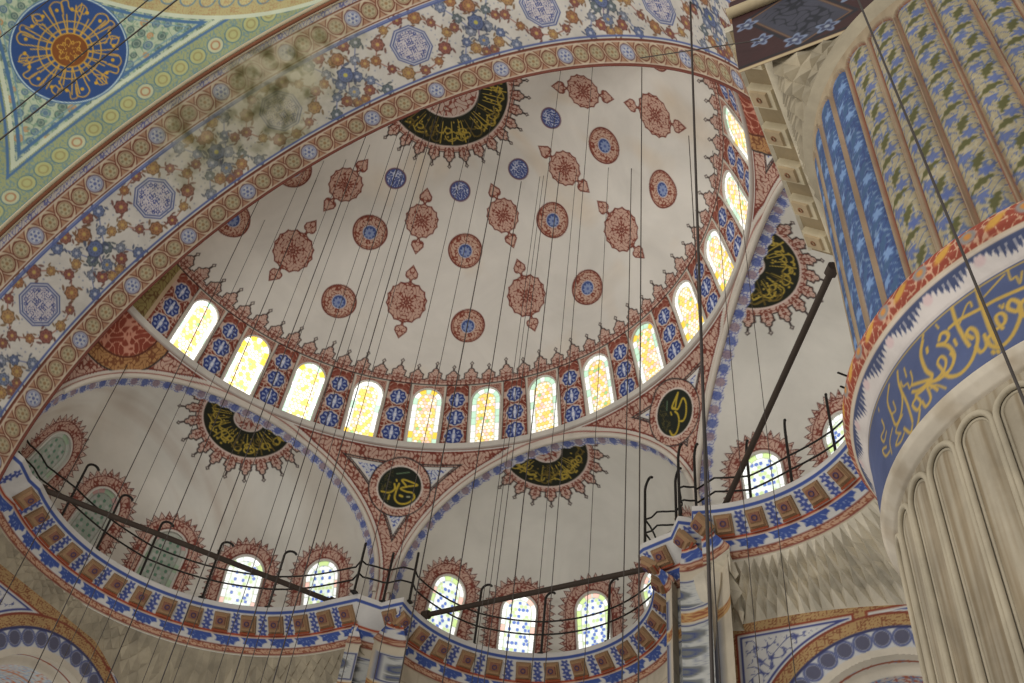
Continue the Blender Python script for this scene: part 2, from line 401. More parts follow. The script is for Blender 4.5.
    tag(root, 'large cream half dome painted with red medallions above the ring of thirteen windows', 'dome', None, 'structure')
    return root
build_half_dome()

# ------------------------------------------------------------------ windows
def glass_colors(x, y, w, h, style, seed):
    """stained glass: border panes and a honeycomb of small panes between gypsum leads"""
    n = len(x); col = np.empty((n, 3)); ax = np.abs(x)
    yc = h-w; rad = np.hypot(x, np.maximum(y-yc, 0)); dout = w-np.where(y > yc, rad, ax)      # distance in from the edge
    bw = .17 if style == 'gold' else .15
    # inner honeycomb
    s = .15 if style == 'gold' else .135
    qx = x/s; qy = y/(s*.866); row = np.round(qy); ox = (row % 2)*.5; cx = np.round(qx-ox)+ox
    dx = (qx-cx); dy = (qy-row)*.866; hd = np.maximum(np.abs(dx), np.abs(dx)*.5+np.abs(dy)*.866)
    hv = hsh(cx*2, row, seed)
    if style == 'gold':
        star = ((row % 4 == 0) & ((np.round(cx*2)) % 4 == 0))
        col[:] = (240, 218, 116); col[hv > .36] = (248, 244, 228); col[hv > .86] = (240, 200, 186); col[hv < .05] = (160, 204, 140)
        col[star] = (250, 214, 220)
    elif style == 'blue':
        col[:] = (216, 232, 220); col[hv > .50] = (246, 250, 248); k = (row % 2 == 0) & (np.round(cx) % 2 == 0) | (hv > .86); col[k] = (98, 122, 190)
        k2 = (hv < .2); col[k2] = (196, 216, 156)
    else:
        col[:] = (138, 150, 134); col[hv > .5] = (158, 160, 150); k = (row % 2 == 0) & (np.round(cx) % 2 == 0); col[k] = (84, 118, 96)
    ink(col, None, np.clip((hd-.39)/.06, 0, 1), {'gold': (206, 172, 92), 'blue': (216, 224, 214), 'grey': (150, 148, 138)}[style])
    bd = dout < bw
    yy = np.where(y > yc, yc+np.arctan2(np.maximum(y-yc, 0), ax)*w, y); j = np.floor(yy/.27); hb = hsh(j, np.sign(x)*0+1, seed+5)
    cb = np.empty((n, 3)); 
    if style == 'gold':
        cb[:] = (250, 252, 248); cb[hb > .62] = (190, 226, 200); cb[hb > .85] = (246, 204, 72)
    elif style == 'blue':
        cb[:] = (250, 252, 252); cb[hb > .6] = (200, 224, 150); cb[hb > .86] = (236, 190, 176)
    else:
        cb[:] = (172, 172, 160); cb[hb > .55] = (150, 168, 140); cb[hb > .82] = (180, 140, 134)
    ink(cb, None, A(np.abs(yy/.27-np.round(yy/.27))*.27-.012), (150, 170, 150))
    col[bd] = cb[bd]; ink(col, None, A(np.abs(dout-bw)-.014), (170, 176, 150) if style != 'grey' else (120, 118, 108))
    return col
WN = [0]
def window(O, X, Y, w, h, style, strength, label, group, depth=.28, rim=.05, tops=1.0):
    """O sill middle (metres), X unit across, Y unit up along the wall; opening half width w, height h"""
    WN[0] += 1
    Nn = np.cross(X, Y); Nn /= np.linalg.norm(Nn)
    c = np.array(W((0, .3, -.3)))
    if Nn @ (O-c) < 0: Nn = -Nn          # points outwards
    root = empty('window_%d' % WN[0], O)
    yc = h-w; th = np.linspace(0, math.pi, 25)
    out = [(w, 0)]+[(w*math.cos(a), yc+w*math.sin(a)) for a in th]+[(-w, 0)]
    out = np.array(out)
    def ring(f, d): 
        c2 = np.array([0, h*.5]); sc = out.copy(); sc[:, 0] *= (w+f)/w
        m = sc[:, 1] > yc; sc[m, 1] = yc+(sc[m, 1]-yc)*(w+f)/w
        if f: sc[0, 1] = sc[-1, 1] = -0.0
        return O+sc[:, :1]*X+sc[:, 1:]*Y+Nn*d
    rings = [ring(rim, .03), ring(rim, -.025), ring(0, -.025), ring(0, depth)]
    P = np.stack(rings, 1); f = grid_faces(P.shape[0], 4)
    cc = np.empty((P.shape[0]*4, 3)); cc[:] = (212, 206, 196)
    b = MB(); b.add(P, f, cc)
    b.box(O-Y*.03-Nn*.02+Nn*depth*.5, X*(w+rim), Nn*depth*.55, Y*.035, (206, 200, 190))
    fr = b.build('window_frame', M_PAINT)
    n1 = int(2*w/.024); n2 = int(h/.024); xs = np.linspace(-w, w, n1); ys = np.linspace(0, h, n2)
    GX, GY = np.meshgrid(xs, ys, indexing='ij')
    G = O+GX[..., None]*X+GY[..., None]*Y+Nn*depth*.8
    col = glass_colors(GX.ravel(), GY.ravel(), w, h, style, WN[0])
    fx = .5*(GX[:-1, :-1]+GX[1:, 1:]); fy = .5*(GY[:-1, :-1]+GY[1:, 1:])
    keep = (fy < yc) | (np.hypot(fx, fy-yc) < w+.02)
    g = grid_obj('window_glass', G, mat_glass(strength), None, col, keep, False)
    adopt(root, [fr, g])
    tag(root, label, 'window', group, 'structure')
ORD = ['first', 'second', 'third', 'fourth', 'fifth', 'sixth', 'middle (seventh)', 'eighth', 'ninth', 'tenth', 'eleventh', 'twelfth', 'thirteenth and last']
WSTR = [1.5, 1.7, 1.5, 1.1, .85, .78, .75, .75, .72, .72, .72, .75, .72]
for i, a in enumerate(win_az):
    B = W(dome_pt(a, .03)); Tp = W(dome_pt(a, TW)); Y = Tp-B; h = np.linalg.norm(Y); Y /= h
    ar = math.radians(a); X = np.array([-math.sin(ar), math.cos(ar), 0])
    window(B, X, Y, .515, h, 'gold', WSTR[i], '%s window from the left in the ring of golden stained glass under the half dome' % ORD[i], 'golden arched windows of the half dome', .06)

# ------------------------------------------------------------------ pendentives between ring and exedra arches
RP, ZS = 1.13, -.527
ARCH = {'left': (150.5, .60, .50), 'middle': (89.4, .525, .495), 'right': (33.5, .56, .50)}   # azimuth, half width, rise
def pend_pt(az, z):
    r = np.sqrt(np.maximum(RP*RP-(z-ZS)**2, 0)); a = np.radians(az); return np.stack([r*np.cos(a), r*np.sin(a), z+0*a], -1)
def arch_q(az, z, k):
    a0, w, h = ARCH[k]; d = np.clip(az-a0, -75, 75); s = np.tan(np.radians(d)); q = np.sqrt((s/w)**2+(np.maximum(z-ZS, 0)/h)**2)
    return np.where(np.abs(az-a0) > 74, 3, q)
def arch_curve(k, n=121, lo=0.0, hi=math.pi):
    a0, w, h = ARCH[k]; t = np.linspace(lo, hi, n); s = w*np.cos(t); z = ZS+h*np.sin(t)
    return np.stack([a0+np.degrees(np.arctan(s)), z], -1)
def build_pendentives():
    azs = np.arange(.2, 180.9, .16); zs = np.arange(-.60, -.0195, .0028)
    AZ, Z = np.meshgrid(azs, zs, indexing='ij'); P = pend_pt(AZ, Z)
    # blend onto the ring radius at the very top
    az = AZ.ravel(); z = Z.ravel(); n = len(az); col = np.empty((n, 3)); col[:] = (206, 200, 192)
    Q = {k: arch_q(az, z, k) for k in ARCH}
    dl = np.minimum.reduce([(Q[k]-1)*S*(.5*(ARCH[k][1]+ARCH[k][2])) for k in ARCH])
    dr = (-.02-z)*S/np.sqrt(np.maximum(1-((z-ZS)/RP)**2, .05))      # below the ledge
    dg = np.minimum(az-1.2, 178.4-az)*.19
    P3 = P.reshape(-1, 3)*S
    x1 = np.radians(az)*11; y1 = z*10
    s = .16
    d = np.minimum(dl-.22, dr-.06)          # into the field from white lip
    # blue arabesque field
    fld = scr(x1, y1, .25, .5); c0 = np.empty((n, 3)); c0[:] = (200, 202, 208); c0 += fld[:, None]*(np.array((66, 84, 156))-c0)
    inset = np.minimum(dl-.68, np.minimum(dr-.50, dg-.1))
    ink(col, None, A(-inset, .04), (210, 204, 196)); m = inset > .13
    col[m] = c0[m]
    ink(col, None, A(np.abs(inset-.02)-.018), INKC)
    # red chain bands along arch and ring
    band = np.minimum(dl-.22, dr-.06); bm = (band > 0) & (inset < 0)
    L = scr(x1, y1, .29, .44); c1 = np.empty((n, 3)); c1[:] = (196, 162, 144); c1 += L[:, None]*(np.array((124, 60, 46))-c1)
    col[bm] = c1[bm]
    ink(col, None, A(np.abs(band-.03)-.022), (110, 42, 32)); ink(col, None, A(np.abs(inset+.04)-.024), INKC)
    # roundels
    for a, zc, nm in ((118.6, -.143, 'h'), (62.6, -.130, 'n')):
        C = pend_pt(np.array(a), np.array(zc)); D = P3-C*S; ar = math.radians(a)
        ex = np.array([math.sin(ar), -math.cos(ar), 0]); X = D@ex; q = np.linalg.norm(D, axis=1); sgn = np.sign(z-zc)
        Yv = sgn*np.sqrt(np.maximum(q*q-X*X, 0)); sel = np.nonzero(q < 1.2)[0]; q = q[sel]; x = X[sel]; y = Yv[sel]
        ink(col, sel, A(q-1.08), INKC); th = np.arctan2(y, x)
        c2 = np.empty((len(sel), 3)); c2[:] = (196, 162, 144); c2 += scr(th*1.0, q, .27, .44)[:, None]*(np.array((124, 60, 46))-c2)
        ink(col, sel, A(q-1.04), c2); ink(col, sel, A(q-.80), (214, 198, 186)); ink(col, sel, A(q-.74), (22, 28, 16))
        G = (186, 160, 50); g = lambda pts, w=.034, c=G: ink(col, sel, A(seg_d(x, y, smooth_pts(pts))-w, .03), c)
        if nm == 'h':       # strokes follow the gilded name
            T_ = lambda px, py: ((px-325)/280*.74, -(py-370)/280*.74)
            g([T_(340, 270), T_(380, 262), T_(550, 318), T_(440, 345), T_(340, 385), T_(420, 420), T_(500, 430), T_(530, 470)])
            g([T_(345, 280), T_(400, 335)]); g([T_(310, 330), T_(285, 440), T_(285, 530), T_(350, 590), T_(450, 580), T_(530, 510), T_(530, 470)])
            g([T_(250, 330), T_(265, 400), T_(200, 455), T_(100, 450)]); g([T_(310, 320), T_(290, 380), T_(265, 390)])
            g([T_(210, 490), T_(200, 545)]); g([T_(345, 480), T_(375, 490)], .045); g([T_(440, 490), T_(470, 488)], .035, (150, 150, 120))
            g([T_(260, 190), T_(420, 155)], .02, (96, 120, 90)); g([T_(268, 270), T_(275, 290)], .03)
        else:
            T_ = lambda px, py: ((px-285)/178*.60, -(py-345)/265*.80)
            g([T_(395, 175), T_(275, 265), T_(300, 300), T_(350, 230), T_(395, 175)]); g([T_(285, 285), T_(330, 330), T_(420, 265), T_(440, 330), T_(400, 440), T_(350, 485), T_(315, 470)])
            g([T_(290, 335), T_(310, 390), T_(290, 480), T_(230, 555), T_(180, 550), T_(165, 490)]); g([T_(205, 260), T_(245, 175)], .02, (96, 120, 90)); g([T_(240, 310), T_(240, 340)], .03)
        tiny = (x < -.28) & (q < .66); ink(col, sel, scr(x, y, .11, .35)*tiny*.55, (120, 104, 44))
    # the tawny disc beside the great arch, far left (and its twin)
    for a in (179.0, 1.5):
        C = pend_pt(np.array(a), np.array(-.03))*S; q = np.linalg.norm(P3-C, axis=1); sel = np.nonzero(q < 2.0)[0]; q = q[sel]
        ink(col, sel, A(q-1.75), INKC)
        c2 = np.empty((len(sel), 3)); c2[:] = (178, 132, 84); c2 += scr(x1[sel], y1[sel], .26, .45)[:, None]*(np.array((124, 74, 44))-c2)
        ink(col, sel, A(q-1.70), c2); ink(col, sel, A(np.abs(q-1.22)-.03), (90, 40, 28))
        c2 = np.empty((len(sel), 3)); c2[:] = (138, 62, 44); c2 += scr(x1[sel], y1[sel]+.3, .4, .4)[:, None]*(np.array((200, 140, 116))-c2)
        ink(col, sel, A(q-1.18), c2)
    # white lip by the arch edge
    ink(col, None, A(dl-.20), (206, 196, 182)); ink(col, None, A(np.abs(dl-.10)-.016), (140, 70, 60)); 
    fa = .5*(AZ[:-1, :-1]+AZ[1:, 1:]); fz = .5*(Z[:-1, :-1]+Z[1:, 1:])
    keep = np.ones(fa.shape, bool)
    for k in ARCH: keep &= arch_q(fa, fz, k) > .995
    Pw = P.copy(); up = np.clip((Z+.05)/.03, 0, 1); rad = np.hypot(P[..., 0], P[..., 1]); nr = rad*(1-up)+np.minimum(rad, 1.0)*up
    Pw[..., :2] *= (nr/rad)[..., None]
    root = empty('pendentive_ring', W((0, .9, -.5)))
    o = grid_obj('pendentive_face', W(Pw), M_PAINT, None, col, keep)
    kids = [o]
    for k in ARCH:          # cream mouldings on the arch edges
        c = arch_curve(k, 161); m = MB(); pts = W(pend_pt(c[:, 0], c[:, 1])); pts = pts[pts[:, 1] > .06]; m.tube(pts, .085, 8, col=(208, 198, 184)); kids.append(m.build('arch_moulding', M_PAINT, None, True))
    adopt(root, kids)
    tag(root, 'painted spandrels with two dark green script roundels between the window ring and three lower arches', 'spandrel', None, 'structure')
build_pendentives()

# ------------------------------------------------------------------ exedrae (the three small half domes)
EX = {  # centre, radius, axis azimuth, window azimuth of the middle one, pitch, sill z, top elevation, half width
 'left': dict(c=(-.689, .406, -.63), r=.67, ax=150.5, wa=152, sp=25, zb=-.50, et=.459, hw=.60),
 'middle': dict(c=(0, .96, -.575), r=.548, ax=90, wa=91.5, sp=28.5, zb=-.545, et=.445, hw=.58),
 'right': dict(c=(.697, .479, -.56), r=.566, ax=34.0, wa=31, sp=28.3, zb=-.515, et=.425, hw=.58)}
ROUND = {'left': ((-.908, .545, -.012), .57, 1.62, 22, .85, 11), 'middle': ((-.014, 1.044, -.034), .50, 1.50, 20, .74, 12), 'right': ((.861, .55, -.023), .42, 1.50, 20, .82, 13)}
ESTY = {'left': [('grey', .10), ('grey', .08), ('grey', .10), ('blue', .85), ('blue', .8)], 'middle': [('blue', .95), ('blue', 1.05), ('blue', .95), ('blue', .85), ('blue', .8)],
        'right': [('blue', .85), ('blue', .8), ('blue', .8), ('blue', .8), ('blue', .8)]}
def halo(col, sel, x, y, w, h):
    yc = h-w; up = y > yc
    d = np.where(up, np.hypot(x, y-yc), np.abs(x))-w
    s = np.where(up, np.arctan2(x, np.maximum(y-yc, 1e-3))*(w+.35), np.sign(x)*((w+.35)*math.pi/2+(yc-y)))
    p = .205; tri = np.abs(s/p-np.round(s/p))*2
    out = .46+.20*(1-tri)**1.1
    ok = y > -.35
    ink(col, sel, A(d-out)*ok, (84, 44, 40))
    c0 = np.empty((len(x), 3)); c0[:] = (204, 176, 160); c0 += scr(s, d, .21, .36)[:, None]*(np.array((124, 68, 58))-c0)
    ink(col, sel, A(d-out+.035)*ok, c0)
    ink(col, sel, A(np.abs(d-.40)-.015)*ok, DRED)
    c1 = np.empty((len(x), 3)); c1[:] = (200, 164, 146); c1 += scr(s, d, .27, .46)[:, None]*(np.array((132, 66, 54))-c1)
    ink(col, sel, A(np.abs(d-.24)-.14)*ok, c1); ink(col, sel, A(np.abs(d-.1)-.02)*ok, DRED)
    ink(col, sel, A(d-.07)*ok, (212, 204, 192))
def build_exedra(k):
    e = EX[k]; c = np.array(e['c']); r = e['r']; ax = math.radians(e['ax']); nrm = np.array([math.cos(ax), math.sin(ax), 0]); hx = np.array([nrm[1], -nrm[0], 0])
    # windows on the sphere
    wins = []
    for i in range(5):
        a = math.radians(e['wa']+(2-i)*e['sp'])
        e0 = math.asin((e['zb']-c[2])/r); e1 = e['et']
        pt = lambda el: c+r*np.array([math.cos(el)*math.cos(a), math.cos(el)*math.sin(a), math.sin(el)])
        B = W(pt(e0)); T = W(pt(e1)); Y = T-B; h = np.linalg.norm(Y); Y = Y/h; X = np.array([-math.sin(a), math.cos(a), 0]); wins.append((B, X, Y, h))
    # shell: polar grid about the exedra's horizontal axis, mouth pulled to the arch curve
    nth = int(math.pi*r*S*1.15/.032); nps = int(1.57*r*S/.032)
    th = np.linspace(-.35, math.pi+.35, nth); d0 = 1.0-(c@nrm)
    a0, w, h = ARCH[k]
    s = w*np.cos(th); z = ZS+h*np.sin(th); 
    E = pend_pt(a0+np.degrees(np.arctan(s)), np.maximum(z, -.70))
    below = z < ZS
    ps0 = math.acos(max(-1, min(1, d0/r)))
    ps = np.linspace(1.0, 0, nps)
    TH, F = np.meshgrid(th, ps, indexing='ij')
    # angle of each mouth point seen from the centre
    V = E-c; V /= np.linalg.norm(V, axis=1)[:, None]
    # blend directions from mouth to the back of the dome by slerp
    Bk = nrm; cosw = np.clip(V@Bk, -1, 1); om = np.arccos(cosw)
    so = np.sin(om)[:, None]; F_ = F
    Dv = (np.sin(F_*om[:, None])/so)[..., None]*V[:, None]+(np.sin((1-F_)*om[:, None])/so)[..., None]*Bk
    R0 = np.linalg.norm(E-c, axis=1); wgt = np.clip((F-.80)/.20, 0, 1); wgt = wgt*wgt*(3-2*wgt)
    RR = r*(1-wgt)+R0[:, None]*wgt
    P = c+Dv*RR[..., None]
    P3 = W(P).reshape(-1, 3); n = len(P3); col = np.empty((n, 3)); col[:] = (218, 213, 202)
    x1 = TH.ravel()*r*S; y1 = F.ravel()*9
    weather(col, x1, y1, 6, 1.6, 3)
    if k == 'left':     # old damp stains have darkened part of the plaster
        nn = vnoise(P3[:, 0], P3[:, 1]+P3[:, 2], 3.2, 5, 3); col -= np.clip(nn-.48, 0, .3)[:, None]*np.array([60, 80, 95])
        nn = vnoise(P3[:, 0]*2.2, P3[:, 2]*.5, 1.4, 15, 4); col -= np.clip(nn-.60, 0, .3)[:, None]*np.array([80, 110, 120])
    for (B, X, Y, hh) in wins:
        D = P3-B; xx = D@X; yy = D@Y; nnv = np.abs(D@np.cross(X, Y)); sel = np.nonzero((np.abs(xx) < 1.5) & (yy > -.4) & (yy < hh+1.2) & (nnv < 1.2))[0]
        halo(col, sel, xx[sel], yy[sel], e['hw'], hh)
    C, rin, rd, ncr, hcr, seed = ROUND[k]; C = np.array(C); D = P3-W(C); q = np.linalg.norm(D, axis=1); sel = np.nonzero(q < rd+hcr+.2)[0]
    un = (C-c)/np.linalg.norm(C-c); ey = nrm-un*(nrm@un); ey /= np.linalg.norm(ey); ex = np.cross(ey, un)
    xx = D[sel]@ex; yy = D[sel]@ey; sc = q[sel]/(np.hypot(xx, yy)+1e-6)
    roundel_half(col, sel, xx*sc, yy*sc, rin, rd, ncr, hcr, seed, -.6, math.pi+.6)
    # blue floral border along the mouth
    dm = np.linalg.norm(P-E[:, None], axis=2).ravel()*S; u = (TH.ravel())*r*S
    bl = (dm < .47); c0 = np.empty((n, 3)); c0[:] = (204, 202, 206); kf = np.round(u/.46); qd = np.hypot(u-kf*.46, (dm-.23))
    c0 += (scr(u, dm, .2, .5)*.8)[:, None]*(np.array((96, 104, 168))-c0); cf = np.where((kf % 2 == 0)[:, None], (80, 96, 160), (150, 124, 132))
    c0 += (A(qd-.15)*.75)[:, None]*(cf-c0)
    edge = A(dm-.41-.03*np.cos(u*13.66)); col += edge[:, None]*(c0-col)
    ink(col, None, A(dm-.05), (206, 196, 186)); ink(col, None, A(np.abs(dm-.07)-.012), (130, 60, 54))
    # cut window holes
    Pc = .25*(P[:-1, :-1]+P[1:, :-1]+P[:-1, 1:]+P[1:, 1:]); Pc = W(Pc); keep = np.ones(Pc.shape[:2], bool)
    for (B, X, Y, hh) in wins:
        D = Pc-B; xx = D@X; yy = D@Y; nv = np.abs(D@np.cross(X, Y)); w_ = e['hw']
        keep &= ~((np.abs(xx) < w_) & (yy > .0) & ((yy < hh-w_) | (np.hypot(xx, yy-hh+w_) < w_)) & (nv < 1.0))
    keep &= Pc[..., 2] > W((0, 0, -.605))[2]
    root = empty('exedra_dome', W(c)); o = grid_obj('dome_shell', W(P), M_DOME, None, col, keep); adopt(root, [o])
    where = {'left': 'left exedra half dome stained plaster with dark script roundel above five arched windows',
             'middle': 'middle exedra half dome of clean cream plaster with gilded half roundel above five windows',
             'right': 'right exedra half dome of pale plaster partly hidden behind the great pier'}[k]
    tag(root, where, 'dome', 'three exedra half domes', 'structure')
    for i, (B, X, Y, hh) in enumerate(wins):
        if k == 'right' and i > 2: continue
        st, em = ESTY[k][i]
        nm = ['leftmost', 'second', 'central', 'fourth', 'rightmost'][i]
        window(B, X, Y, e['hw'], hh, st, em, '%s arched window with spiky red painted halo in the %s exedra' % (nm, k), 'arched windows of the %s exedra' % k, .10)
for k in EX: build_exedra(k)

# ------------------------------------------------------------------ great arch
RA, ZA, YW = 1.128, -.596, -.44
def soff_pt(ang, y): a = np.radians(ang); return np.stack([RA*np.cos(a), y+0*a, ZA+RA*np.sin(a)], -1)
def chain(col, sel, u, v, w, blue=4, bg=(172, 136, 108), line=(112, 60, 44), disc=(180, 168, 136), off=0):
    """strap chain border: u along, v across (0..w)"""
    ink(col, sel, np.ones(len(u)), bg)
    ink(col, sel, scr(u, v, .2, .3)*.6, (158, 112, 88))
    p = .60*1.0; k = np.round(u/p); x = u-k*p; y = v-w/2
    q = np.hypot(x, y)
    bl = ((k+off) % blue == 0)
    for sg in (-1, 1):
        wv_ = .5*w*.80*np.cos(math.pi*u/p)*sg
        d_ = np.abs(y-wv_)/np.sqrt(1+(.5*w*.8*math.pi/p*np.sin(math.pi*u/p))**2)
        ink(col, sel, A(d_-.075), line); ink(col, sel, A(d_-.045), (198, 178, 150))
    ink(col, sel, A(q-.275), np.where(bl[:, None], (112, 96, 110), line))
    th = np.arctan2(y, x)
    cd_ = np.where(bl[:, None], (190, 190, 194), disc); ink(col, sel, A(q-.235), cd_)
    ink(col, sel, A(np.abs(q-.13)-.035)*(np.cos(th*6) > 0)*.8, np.where(bl[:, None], (88, 100, 146), (132, 118, 88)))
    ink(col, sel, A(np.abs(q-.20)-.012)*.7, np.where(bl[:, None], (98, 108, 152), (140, 96, 70))); ink(col, sel, A(q-.05), np.where(bl[:, None], (98, 108, 152), (150, 120, 84)))
    ink(col, sel, A(np.minimum(v, w-v)-.05), line); ink(col, sel, A(np.abs(np.minimum(v, w-v)-.075)-.02), (206, 190, 170))
def flower(col, X, Y, cx, cy, R, c, petals=8, cen=(190, 160, 96), leaf=True):
    sel = np.nonzero((np.abs(X-cx) < R*2.2) & (np.abs(Y-cy) < R*2.2))[0]
    if not len(sel): return
    x = X[sel]-cx; y = Y[sel]-cy; q = np.hypot(x, y); th = np.arctan2(y, x); ph = cx*5.3+cy*3.1
    dk = tuple(np.array(c)*.66+8)
    for a in (ph, ph+2.2, ph+4.3):
        lx = x-R*1.35*math.cos(a); ly = y-R*1.35*math.sin(a); ca, sa = math.cos(a+.9), math.sin(a+.9)
        ink(col, sel, A(np.hypot((lx*ca+ly*sa)*.6, (-lx*sa+ly*ca)*1.5)-R*.26)*.85, dk)
    ink(col, sel, A(q-R*(1+.09*np.cos(7*th+ph))), dk); ink(col, sel, A(q-R*.84), c)
    ink(col, sel, A(np.abs(q-R*.56)-.018)*(np.cos(petals*th) > -.2)*.8, dk); ink(col, sel, A(q-R*.26), cen)
def build_great_arch():
    angs = np.arange(8, 191.1, .125); ys = np.arange(YW, -.0185, .0024)
    AN, Y = np.meshgrid(angs, ys, indexing='ij'); P = soff_pt(AN, Y)
    U = np.radians(AN.ravel()-110.5)*RA*S; V = (-Y.ravel()-.02)*S; n = len(U)      # V from the dome side, 0..4.2
    col = np.empty((n, 3)); col[:] = (206, 200, 190); weather(col, U, V, 7, 1.1, 2)
    d1, d2, d3, d4 = .80, .98, 3.02, 3.98
    # floral field
    X, Yc = U, V-2.0
    rnd = random.Random(5)
    octs = [184.6, 160, 135.3, 110.5, 86, 62, 38.5, 14]
    rc = lambda a: math.radians(a-110.5)*RA*S
    OR = [(164, 116, 82), (148, 98, 84), (172, 134, 92), (144, 90, 80)]; BL = [(122, 132, 156), (106, 118, 150), (132, 138, 152), (108, 118, 122)]
    def vine(pts, c):
        P_ = smooth_pts(pts, 5); mnx, mxx = P_[:, 0].min()-.1, P_[:, 0].max()+.1; sel = np.nonzero((X > mnx) & (X < mxx))[0]
        ink(col, sel, A(seg_d(X[sel], Yc[sel], P_)-.018)*.9, c)
    for j, a in enumerate(octs):
        cx = rc(a); cy = 0.05; nx_ = rc(octs[j+1]) if j+1 < len(octs) else cx-4.8; mid = (cx+nx_)/2
        # garland of warm blossoms in a pointed ring round the octagon
        ring = [(cx+1.18*math.cos(t)*(1+.10*math.cos(4*t)), cy+.90*math.sin(t)) for t in np.linspace(0, 2*math.pi, 13)[:-1]]
        vine(ring+[ring[0]], (150, 96, 80))
        for q, (fx, fy) in enumerate(ring): flower(col, X, Yc, fx, fy, (.17, .22, .15)[q % 3], OR[(q+j) % 4])
        sel = np.nonzero((np.abs(X-cx) < .8) & (np.abs(Yc-cy) < .8))[0]; x = X[sel]-cx; y = Yc[sel]-cy; th = np.arctan2(y, x)
        q_ = np.hypot(x, y)*np.cos((th+math.pi/8) % (math.pi/4)-math.pi/8)
        ink(col, sel, A(q_-.64), (84, 94, 138)); ink(col, sel, A(q_-.60), (200, 198, 200)); ink(col, sel, A(np.abs(q_-.54)-.022), (84, 94, 138))
        c0 = np.empty((len(sel), 3)); c0[:] = (200, 192, 194); c0 += scr(np.abs(x), np.abs(y), .15, .45)[:, None]*(np.array((84, 92, 140))-c0); ink(col, sel, A(q_-.49), c0)
        # blossoms between two octagons: blue chain with a sun-like flower, warm chains crossing
        for sx in (-1, 1):
            pts = [(mid+sx*.95, -.95), (mid+sx*.62, -.45), (mid+sx*.30, -.15), (mid+sx*.52, .35), (mid+sx*.85, .85)]
            vine(pts, (110, 120, 160))
            for q, (fx, fy) in enumerate(pts): flower(col, X, Yc, fx, fy, (.19, .16)[q % 2], BL[(q+j) % 4], cen=(190, 190, 196))
            pts = [(mid+sx*.15, -.92), (mid+sx*.42, -.72), (mid+sx*.12, .62), (mid+sx*.45, .92), (mid+sx*.75, .12)]
            for q, (fx, fy) in enumerate(pts): flower(col, X, Yc, fx, fy, (.16, .19)[q % 2], OR[(q+j+1) % 4])
        vine([(mid, -.9), (mid+.12, -.4), (mid-.1, .1), (mid, .6), (mid, .95)], (110, 90, 120))
        flower(col, X, Yc, mid, .06, .27, (100, 112, 148), 10, (190, 180, 92)); flower(col, X, Yc, mid+.05, -.55, .19, BL[0]); flower(col, X, Yc, mid-.05, .62, .22, OR[0])
    # scattered leaflets
    bd, hv = blobs(U, V, .17, .16, 4); m = (hv > .55) & (V > d2+.1) & (V < d3-.1) & (np.abs(col.sum(1)-(206+200+190)) < 36)
    sel = np.nonzero(m)[0]; ink(col, sel, A(bd[sel]*.17)*.7, (126, 132, 150))
    # worn patch: bare, stained plaster
    cxw, cyw = rc(112.5), 2.7; wn = vnoise(U, V, 1.2, 8, 4); wn2 = vnoise(U, V, .35, 28, 3)
    wm = np.clip(1.30-np.hypot((U-cxw)/3.0, (V-cyw)/1.9)+(wn-.5)*1.5, 0, 1)*.80
    wc = np.empty((n, 3)); wc[:] = (176, 170, 138); wc -= np.clip(wn2-.40, 0, 1)[:, None]*np.array([230, 220, 240]); wc += ((wn-.5)*50)[:, None]
    # borders
    s1 = np.nonzero(V < d1+.06)[0]; chain(col, s1, U[s1], V[s1]+.02, d1+.04)
    s2 = np.nonzero((V > d3+.10))[0]; chain(col, s2, U[s2], V[s2]-d3-.10, d4-d3-.10, off=2)
    for d in (d1+.13, d3+.0): ink(col, None, A(np.abs(V-d)-.032), (88, 102, 152))
    ink(col, None, A(np.abs(V-d3-.06)-.02), (92, 108, 168))
    s4 = np.nonzero(V > d4)[0]; c4 = np.empty((len(s4), 3)); c4[:] = (188, 178, 170); c4 += scr(U[s4], V[s4], .22, .4)[:, None]*(np.array((110, 110, 150))-c4); ink(col, s4, np.ones(len(s4)), c4)
    wear = wm*(V > .95); col += wear[:, None]*(wc-col)
    # the haunch side of the soffit is grimier towards the far moulding
    root = empty('great_arch', W((0, -.2, -.6)))
    kids = [grid_obj('arch_soffit', W(P), M_WORN, None, col)]
    # mouldings between soffit and pendentive: red-ochre roll, cream roll
    a = np.arange(8, 191.5, 1.0)
    for nm, y, rr, rad, c in (('ochre_moulding', -.447, RA+.000, .065, (122, 74, 48)), ('cream_moulding', -.457, RA+.001, .06, (176, 162, 132)), ('grey_fillet', -.4395, RA-.000, .045, (172, 160, 136))):
        pts = np.stack([rr*np.cos(np.radians(a)), np.full(len(a), y), ZA+rr*np.sin(np.radians(a))], -1)
        m = MB(); m.tube(W(pts), rad, 8, col=c)
        kids.append(m.build(nm, M_PAINT, None, True))
    # rear face towards the half dome
    an = np.radians(np.arange(8, 190.1, 2)); rr = np.array([RA, 1.16, 1.24]); Pf = np.stack([np.outer(np.cos(an), rr), np.full((len(an), 3), -.0185), ZA+np.outer(np.sin(an), rr)], -1)
    cf = np.empty(Pf.shape); cf[:] = (200, 170, 150); kids.append(grid_obj('arch_face', W(Pf), M_PAINT, None, cf))
    m = MB(); pts = np.stack([(RA-.001)*np.cos(np.radians(a)), np.full(len(a), -.0175), ZA+(RA-.001)*np.sin(np.radians(a))], -1); m.tube(W(pts), .035, 8, col=(112, 60, 48)); kids.append(m.build('edge_fillet', M_PAINT, None, True))
    adopt(root, kids); tag(root, 'broad great arch with floral painted underside, octagons and chain borders, stained patch', 'arch', None, 'structure')
build_great_arch()

